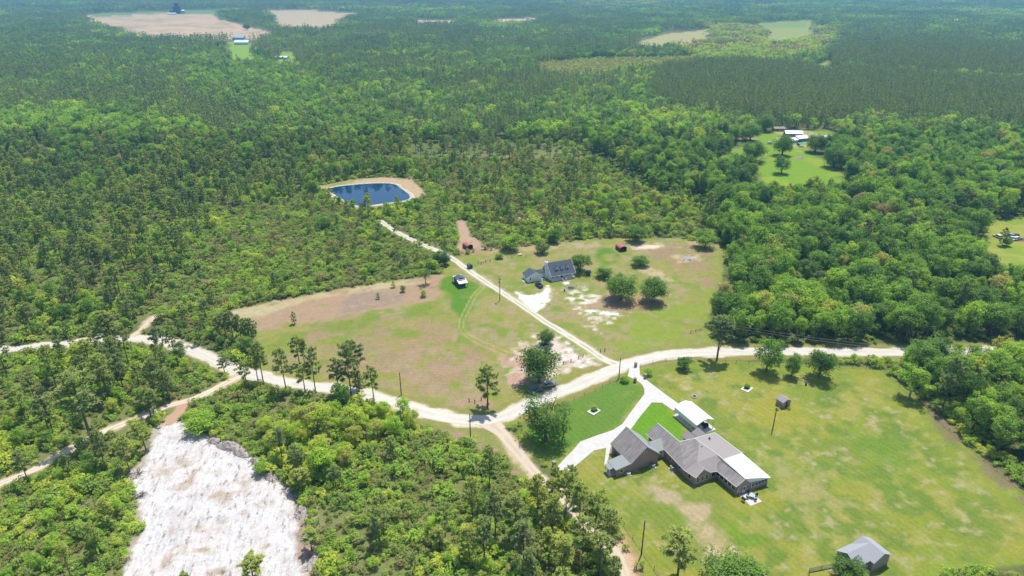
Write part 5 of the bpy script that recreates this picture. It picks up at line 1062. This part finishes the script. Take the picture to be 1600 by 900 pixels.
for u_ in (3.2, 5.8, 8.4):
    d_ = MB(); d_.box(u_-.6, u_+.6, 2.2, 4.2, 4.0, 5.25); d_.sidewall([(u_-.6, 5.25), (u_+.6, 5.25), (u_, 5.85)], 'x', 2.2, 2.35); d_ = d_.build('dormer', M['siding'], FH)
    r = MB(); r.slab([(u_-.8, 2.0, 5.15), (u_, 2.0, 5.98), (u_, 4.4, 5.98), (u_-.8, 4.0, 5.15)], .08); r.slab([(u_, 2.0, 5.98), (u_+.8, 2.0, 5.15), (u_+.8, 4.0, 5.15), (u_, 4.4, 5.98)], .08); r.build('dormer_roof', M['shingleb'], d_); window(d_, 's', u_, 2.2, 4.45, 5.1, .55)
MB().box(0, 11.2, .2, 1.9, .3, .55).build('porch_floor', M['trim'], FH)
for k in range(7): MB().box(.05+k*1.84-.03, .19+k*1.84-.03, .22, .36, .55, 2.5).build('porch_post', M['trim'], FH)
f = MB()
for a, b_ in ((.1, 4.7), (6.4, 11.1)):
    f.box(a, b_, .26, .32, 1.25, 1.33); f.box(a, b_, .26, .32, .66, .72); k = a
    while k < b_: f.box(k, k+.05, .27, .31, .72, 1.25); k += .22
f.build('railing', M['trim'], FH)
MB().box(.1, 4.6, .18, .22, 0, .55).build('porch_skirt', M['trim'], FH); MB().box(6.5, 11.1, .18, .22, 0, .55).build('porch_skirt', M['trim'], FH)
s_ = MB()
for k in range(3): s_.box(4.9, 6.2, -1.2+k*.45, .2, k*.18, .18+k*.18)
s_.build('steps', M['tan'], FH)
for u_ in (4.75, 6.3): MB().sidewall([(-1.3, 0), (.2, 0), (.2, 1.4), (-1.3, .9)], 'y', u_-.05, u_+.05).build('stair_rail', M['trim'], FH)
for u_ in (1.2, 3.0, 8.2, 10.0): window(FH, 's', u_, 1.9, 1.0, 2.3, .8)
MB().box(5.1, 6.0, 1.84, 1.9, .55, 2.5).build('door', M['navy'], FH); window(FH, 'w', 3.4, 0, 3.6, 4.7, .6); window(FH, 'w', 7.2, 0, 1.0, 2.2, .8); window(FH, 'w', 6, -9.7, 1, 1.9, .8); window(FH, 's', -8.6, 3.4, 1, 1.9, .5)
MB().box(-7.9, -4.6, 3.34, 3.4, .05, 2.1).build('garage_door', M['trim'], FH)
edge_trim(FH, [((-.3, .1, 2.5), (-.3, 5.2, 6.93)), ((11.5, .1, 2.5), (11.5, 5.2, 6.93)), ((-.3, .08, 2.5), (11.5, .08, 2.5)), ((-10, 3.1, 2.35), (-6.5, 3.1, 4.2)), ((-6.5, 3.1, 4.2), (-3, 3.1, 2.35))], 'trim', .07)
def at_f(u_, v_): return Vector((pf.x+u_*math.cos(fa)-v_*math.sin(fa), pf.y+u_*math.sin(fa)+v_*math.cos(fa), 0))
for nm, lab, a in (('walkway', 'white concrete square between garage and farmhouse', (-3.2, -1.6, 3.0, 5.4)), ('stoop', 'white concrete patch west of the garage', (-11.2, -10.0, 4.6, 6.6)), ('back_patio', 'white concrete behind the breezeway', (-3.0, 0.2, 9.3, 11.4))):
    tag(MB().prism([at_f(a[0], a[2])[:2], at_f(a[1], a[2])[:2], at_f(a[1], a[3])[:2], at_f(a[0], a[3])[:2]], -.02, .08).build(nm, M['concrete']), lab, 'concrete slab', kind='structure')
# ------------------------------------------------------------------ shelters around the farmhouse
def red_shelter(px, py, ang, Lx, Ly, label):
    p = P(px, py); t = root('metal_shelter', label, 'shelter', p, R(ang), 'red-roofed metal shelters'); n = 10; prof = [(Lx/2-math.cos(math.pi*k/n)*Lx/2, 1.7+math.sin(math.pi*k/n)*1.0) for k in range(n+1)]
    r = MB()
    for a, b_ in zip(prof, prof[1:]): r.slab([(a[0], -.1, a[1]), (b_[0], -.1, b_[1]), (b_[0], Ly+.1, b_[1]), (a[0], Ly+.1, a[1])], .05)
    r.build('roof', M['red'], t); MB().box(0, .05, 0, Ly, 0, 1.7).build('side_panel', M['darkmetal'], t); MB().box(Lx-.05, Lx, 0, Ly, 0, 1.7).build('side_panel', M['darkmetal'], t); MB().sidewall([(0, 0), (Lx, 0)]+prof[::-1], 'x', Ly-.05, Ly).build('end_panel', M['darkmetal'], t)
    MB().box(Lx*.3, Lx*.7, Ly*.3, Ly*.7, 0, 1.0).build('stored_crate', M['navy'], t)
    return t
red_shelter(730.5, 391.5, 35, 3.1, 4.6, 'small faded red shelter at the end of the brown trail'); red_shelter(968.5, 394, 20, 3.6, 4.6, 'bright red round-topped shelter in the field behind the house trees')
p = P(733, 421); t = gable_house('storage_shed', 'tiny blue-grey shed beside the farm track', 'shed', p, R(35), 1.9, 1.8, 1.7, 2.2, 'navy', 'shingleb', 'y', .1, (), 1.0)
p = P(717.5, 449.5); t = root('stable', 'dark little stable with white awnings front and back, on bright grass', 'stable', p, R(25))
MB().box(0, 3.2, .6, 6.0, 0, 2.9).build('wall', M['navy'], t); r = MB(); r.slab([(-.3, 1.5, 3.0), (1.6, 1.5, 3.7), (1.6, 5.2, 3.7), (-.3, 5.2, 3.0)]); r.slab([(1.6, 1.5, 3.7), (3.5, 1.5, 3.0), (3.5, 5.2, 3.0), (1.6, 5.2, 3.7)]); r.build('roof', M['shingleb'], t)
MB().slab([(-.4, -1.2, 2.2), (3.6, -1.2, 2.2), (3.6, 1.5, 2.98), (-.4, 1.5, 2.98)], .08).build('awning', M['white'], t); MB().slab([(-.4, 5.2, 2.98), (3.6, 5.2, 2.98), (3.6, 7.2, 2.5), (-.4, 7.2, 2.5)], .08).build('awning', M['white'], t)
for u_ in (-.2, 3.4):
    for v_ in (-1.1, 7.1): MB().box(u_-.06, u_+.06, v_-.06, v_+.06, 0, 2.3).build('post', M['darkmetal'], t)
p = P(812.5, 399.5); t = root('propane_tank', 'small white propane tank in the grass behind the farmhouse', 'tank', p, R(10)); MB().tube((-.9, 0, .6), (.9, 0, .6), .38, .38, 14).build('tank', M['white'], t)
for x in (-.5, .5): MB().box(x-.1, x+.1, -.25, .25, 0, .3).build('foot', M['stone'], t)
# ------------------------------------------------------------------ vehicles
def car(px, py, ang, label, paint, kind='suv', z=0, name='parked_car', cat='car', off=None, group=None):
    p = P(px, py) if off is None else off; t = root(name, label, cat, (p.x, p.y, z), R(ang), group); B_ = MB()
    low = [(-2.35, .42), (-2.38, .75), (-2.25, 1.0), (1.0, 1.02), (2.1, .88), (2.35, .65), (2.35, .38)]
    B_.sidewall(low, 'x', -.93, .93); 
    body = B_.build('body', M[paint], t, bevel=.07)
    if kind == 'pickup': cab = [(-.35, 1.0), (-.25, 1.62), (.75, 1.66), (1.25, 1.02)]
    else: cab = [(-2.15, 1.0), (-1.9, 1.58), (.35, 1.66), (1.15, 1.02)]
    MB().sidewall(cab, 'x', -.80, .80).build('cabin', M['glass'], t, bevel=.05)
    x0, x1 = cab[1][0], cab[2][0]; MB().box(x0+.05, x1-.05, -.74, .74, 1.62, 1.71).build('car_roof', M[paint], t, bevel=.03)
    f = MB(); 
    for x, zz in cab[1:3]: f.box(x-.05, x+.05, -.82, .82, 1.05, zz-.02)
    f.build('pillars', M[paint], t)
    if kind == 'pickup':
        MB().box(-2.2, -.5, -.75, .75, .98, 1.03).build('bed', M['black'], t)
        f = MB(); f.box(-2.3, -.4, .80, .93, 1.0, 1.25); f.box(-2.3, -.4, -.93, -.80, 1.0, 1.25); f.box(-2.38, -2.28, -.93, .93, 1.0, 1.25); f.build('bed_side', M[paint], t)
    for x in (-1.45, 1.45):
        for y in (-.86, .86):
            wl = MB().tube((x, y-.12, .36), (x, y+.12, .36), .36, .36, 18).build('wheel', M['black'], t); MB().tube((x, y-.13, .36), (x, y+.13, .36), .21, .21, 12).build('rim', M['steel'], wl)
    for y in (-.68, .68): MB().box(2.33, 2.40, y-.17, y+.17, .66, .82).build('headlight', M['trim'], t); MB().box(-2.42, -2.35, y-.15, y+.15, .70, .88).build('tail_light', M['red'], t)
    MB().box(2.34, 2.42, -.45, .45, .45, .62).build('grille', M['darkmetal'], t); return t
car(858, 603, 20, 'silver-blue estate car in the shade edge of the large oak', 'carsilver'); car(836, 612, 30, 'grey-green car mostly hidden under the large oak', 'cargreen')
car(842, 447.5, 115, 'dark blue pickup parked at the farmhouse garage door', 'carblue', 'pickup'); car(919.5, 428, 80, 'black car in the tree shade east of the farmhouse', 'carblack')
# pool by the small grey-green tree
p = P(850, 541.5); t = root('kiddie_pool', 'small pale blue paddling pool beneath the grey-green tree', 'pool', p); MB().tube((0, 0, 0), (0, 0, .5), 1.8, 1.85, 20).build('rim_wall', M['ltblue'], t); MB().tube((0, 0, .5), (0, 0, .52), 1.7, 1.7, 20).build('pool_water', M['water'], t)
# ------------------------------------------------------------------ debris and piles
def pile(px, py, Lx, Ly, h, ang, label, m_='debris', seed=1, sticks=26):
    g = np.random.default_rng(seed); p = P(px, py); t = root('brush_pile', label, 'brush pile', p, R(ang), None); nx, ny = 30, 22; xs = np.linspace(-1, 1, nx); yy = np.linspace(-1, 1, ny); X, Y = np.meshgrid(xs, yy, indexing='ij'); rr = np.sqrt(X**2+Y**2)
    Z = np.clip(1-rr**1.5, 0, 1)*h*(.4+1.3*vnoise(X*Lx+px, Y*Ly+py, 1.5, seed, 3))-.05; k = rr > 1; X = X*Lx/2; Y = Y*Ly/2
    V = np.stack([X.ravel(), Y.ravel(), Z.ravel()], 1); i = (np.arange(nx-1)[:, None]*ny+np.arange(ny-1)).ravel(); add('heap', rawmesh('heap', V, np.stack([i, i+ny, i+ny+1, i+1], 1), M[m_]), t)
    s_ = MB()
    for _ in range(sticks):
        a = g.uniform(0, 6.28); x, y = g.uniform(-.42, .42)*Lx, g.uniform(-.42, .42)*Ly; l = g.uniform(.6, 2.0); z = g.uniform(.1, h*.8); s_.tube((x, y, z), (x+math.cos(a)*l, y+math.sin(a)*l, z+g.uniform(-.15, .5)), .09, .04, 5)
    s_.build('branches', M['bark'], t)
for k, a in enumerate(((338, 690, 6.5, 3.0, 1.1, -20, 'grey root pile at the top corner of the white sand'), (358, 698, 8, 4.0, 1.8, -15, 'largest pile of grey roots on the sand rim'), (378, 708, 7, 3.5, 1.4, -30, 'grey root pile running down toward the small tree'), (402, 722, 5, 3, .9, -40, 'low pale debris heap by the small bright tree'),
                       (424, 746, 6, 3.0, 1.2, -35, 'debris heap with a long dark log'), (452, 768, 5, 3, .9, -60, 'debris heap under the twin young pines'), (470, 800, 6, 3.2, 1.2, -80, 'brown debris heap on the east rim of the sand'), (484, 838, 6, 3.5, 1.1, -80, 'brown debris heap behind the yellowish young pine'), (492, 880, 6, 3.6, 1.2, -85, 'lowest brown debris heap at the bottom border'),
                       (211, 745, 3.4, 1.6, .6, 75, 'small stone-grey heap on the left rim of the sand'), (218, 775, 2.6, 1.4, .5, 80, 'tiny heap below the small left rim heap'), (1076, 404, 8.0, 5, .8, 10, 'flat grey ash and branch pile in the farmhouse field'), (1249, 247, 6, 5, 1.3, 0, 'brown dirt pile in the bright meadow'))): pile(*a, seed=k+3)
# ------------------------------------------------------------------ far homestead and scattered houses
def far_house(px, py, Lx, Ly, he, hr, wall, roof, label, name='house', cat='house', ang=0, axis='x'):
    p = P(px, py); n = max(1, int(Lx/3)); wins = [('s', Lx*(k+.5)/n, 0, 1.0, 2.0, .9) for k in range(n)]
    return gable_house(name, label, cat, (p.x-Lx/2, p.y, 0), R(ang), Lx, Ly, he, hr, wall, roof, axis, .5, wins, Lx*.3)
far_house(1240, 214, 13, 8, 2.9, 4.6, 'navy', 'white', 'long blue-grey house with white roof beyond the meadow', ang=-6)
far_house(1258, 222, 10, 9, 2.6, 4.2, 'navy', 'white', 'low white-roofed building half behind the dense round tree', ang=22); far_house(1243, 224, 7, 8, 2.3, 3.5, 'ltblue', 'white', 'small pale building between the two white roofs', 'outbuilding', 'outbuilding', 25)
far_house(1294, 221, 8, 7, 2.5, 3.6, 'navy', 'white', 'easternmost white-roofed building of the homestead', 'outbuilding', 'outbuilding', 30); far_house(1218, 205, 9, 5, 2.3, 3.4, 'brick', 'tan', 'low brown shed left of the long blue-grey house', 'outbuilding', 'outbuilding', 0)
far_house(1093, 190, 10, 8, 3, 4.8, 'white', 'tan', 'white house with tan roof tucked in the homestead trees', ang=-20); far_house(983, 183, 12, 8, 3, 5, 'trim', 'shinglew', 'grey roofed house showing through bare branches'); far_house(1179, 195, 12, 8, 3, 4.6, 'trim', 'shinglew', 'tan roofed house behind the pine block edge')
far_house(377, 70, 26, 14, 4.5, 8, 'trim', 'white', 'white farmhouse roof in the far bright clearing'); far_house(372, 63, 22, 12, 5, 9, 'ltblue', 'ltblue', 'blue-grey barn behind the far white farmhouse', 'barn', 'barn'); far_house(437, 92, 28, 8, 3, 4.6, 'trim', 'white', 'long white mobile home in the far left clearing', 'mobile_home', 'mobile home', -14)
far_house(1310, 112, 20, 10, 3.2, 5.4, 'ltblue', 'white', 'pale blue house between the planted pine blocks'); far_house(1488, 37, 34, 18, 6, 11, 'white', 'white', 'large white barn on the far right skyline', 'barn', 'barn'); far_house(1408, 36, 26, 12, 4, 6, 'trim', 'tan', 'low tan building left of the far white barn', 'outbuilding', 'outbuilding')
far_house(400, 110, 14, 8, 3, 4.4, 'tan', 'shinglew', 'low brown roofed house below the far bright clearing'); far_house(192, 109, 18, 7, 3, 4.2, 'ltblue', 'ltblue', 'small pale roof buried in the left pine woods', 'outbuilding', 'outbuilding'); far_house(258, 128, 9, 12, 3, 4.2, 'trim', 'stone', 'pale narrow roof in the left pine woods gap', 'outbuilding', 'outbuilding')
p = P(278, 21); t = root('grain_elevator', 'tall dark grain elevator tower at the edge of the far brown field', 'grain elevator', p, R(10)); w = MB(); w.box(-11, 11, -9, 9, 0, 22); w.box(-6, 6, -6, 6, 22, 33); w.build('tower', M['navy'], t); MB().slab([(-7, -7, 33), (7, -7, 33), (7, 7, 35), (-7, 7, 35)], .5).build('roof', M['shingleb'], t); MB().box(-24, -11, -8, 8, 0, 9).build('annex', M['navy'], t)
for k, (dx, lab) in enumerate(((20, 'steel grain bin right beside the elevator'),)):
    q = root('grain_bin', lab, 'grain bin', (p.x+dx, p.y-4, 0)); MB().tube((0, 0, 0), (0, 0, 9), 7, 7, 20).build('bin_wall', M['ltblue'], q); MB().tube((0, 0, 9), (0, 0, 12.5), 7.2, .8, 20).build('bin_roof', M['white'], q)
far_house(268, 23, 26, 10, 4, 6, 'white', 'white', 'low white shed at the foot of the grain elevator', 'outbuilding', 'outbuilding')
p = P(1133, 28); t = root('transmission_tower', 'faint steel lattice tower above the far woods', 'tower', p); l = MB(); H_ = 58
for a in range(4):
    x, y = (-1, 1)[a & 1]*5, (-1, 1)[a >> 1]*5; l.tube((x, y, 0), (x*.15, y*.15, H_), .30, .2, 5)
for k in range(11):
    z = k*5.2; s_ = 5*(1-.85*z/H_); s2 = 5*(1-.85*(z+5.2)/H_); l.tube((-s_, -s_, z), (s2, -s2, z+5.2), .15, .15, 4); l.tube((s_, -s_, z), (-s2, -s2, z+5.2), .15, .15, 4)
l.build('lattice', M['steel'], t); l = MB()
for z in (42, 49, 56): l.tube((-8, 0, z), (8, 0, z), .22, .22, 4)
l.build('crossarm', M['steel'], t)
# vehicles and clutter at the homestead and the east pasture
car(1203, 225, 10, 'white camper truck parked at the west side of the bright meadow', 'carwhite', 'suv'); car(1247, 226.5, 80, 'dark car between the homestead buildings', 'carblack'); car(1254, 221, 60, 'silver car beside the white homestead roofs', 'carsilver'); car(1278, 222, 20, 'dark pickup by the dense round tree', 'carblue', 'pickup')
p = P(1251.5, 229); t = root('canopy', 'teal canopy tent in front of the homestead roofs', 'canopy', p); MB().slab([(-2, -2, 2.2), (2, -2, 2.2), (0, 0, 3.2)], .05).slab([(2, -2, 2.2), (2, 2, 2.2), (0, 0, 3.2)], .05).slab([(2, 2, 2.2), (-2, 2, 2.2), (0, 0, 3.2)], .05).slab([(-2, 2, 2.2), (-2, -2, 2.2), (0, 0, 3.2)], .05).build('canopy_top', M['teal'], t)
for x in (-1.9, 1.9):
    for y in (-1.9, 1.9): MB().box(x-.05, x+.05, y-.05, y+.05, 0, 2.15).build('leg', M['trim'], t)
for k, (px, py, c_, lab) in enumerate(((1558, 371, 'carwhite', 'white car left of the columnar tree in the east pasture'), (1577, 370, 'carsilver', 'silver car, first right of the columnar tree'), (1579, 374.5, 'carwhite', 'white car nearest the columnar tree'), (1584, 370.5, 'carblue', 'dark blue car in the pasture row'), (1586, 375, 'carwhite', 'white car at the end of the pasture row'))): car(px, py, 100+k*25, lab, c_, group='old cars in the east pasture')
for k, (px, py, lab) in enumerate(((1592, 374, 'rusty drum beside the pasture cars'), (1596, 374.5, 'second rusty drum beside the pasture cars'))):
    p = P(px, py); tag(MB().tube((0, 0, 0), (0, 0, 1.0), .5, .5, 12).build('drum', M['debris'], None, p), lab, 'drum')
# ------------------------------------------------------------------ air
hz = MB().box(-9000, 9000, -900, 14000, -1.2, 150).build('haze', M['white']); hz.data.materials.clear(); m = bpy.data.materials.new('haze air'); m.use_nodes = True; N = m.node_tree.nodes; L = m.node_tree.links; N.remove(N['Principled BSDF'])
v_ = N.new('ShaderNodeVolumePrincipled'); v_.inputs['Color'].default_value = (.25, .64, 1.0, 1); v_.inputs['Density'].default_value = .00018; v_.inputs['Anisotropy'].default_value = .2; L.new(v_.outputs[0], N['Material Output'].inputs['Volume']); hz.data.materials.append(m)
tag(hz, 'thin blue summer haze over the far woods', 'haze', kind='stuff')
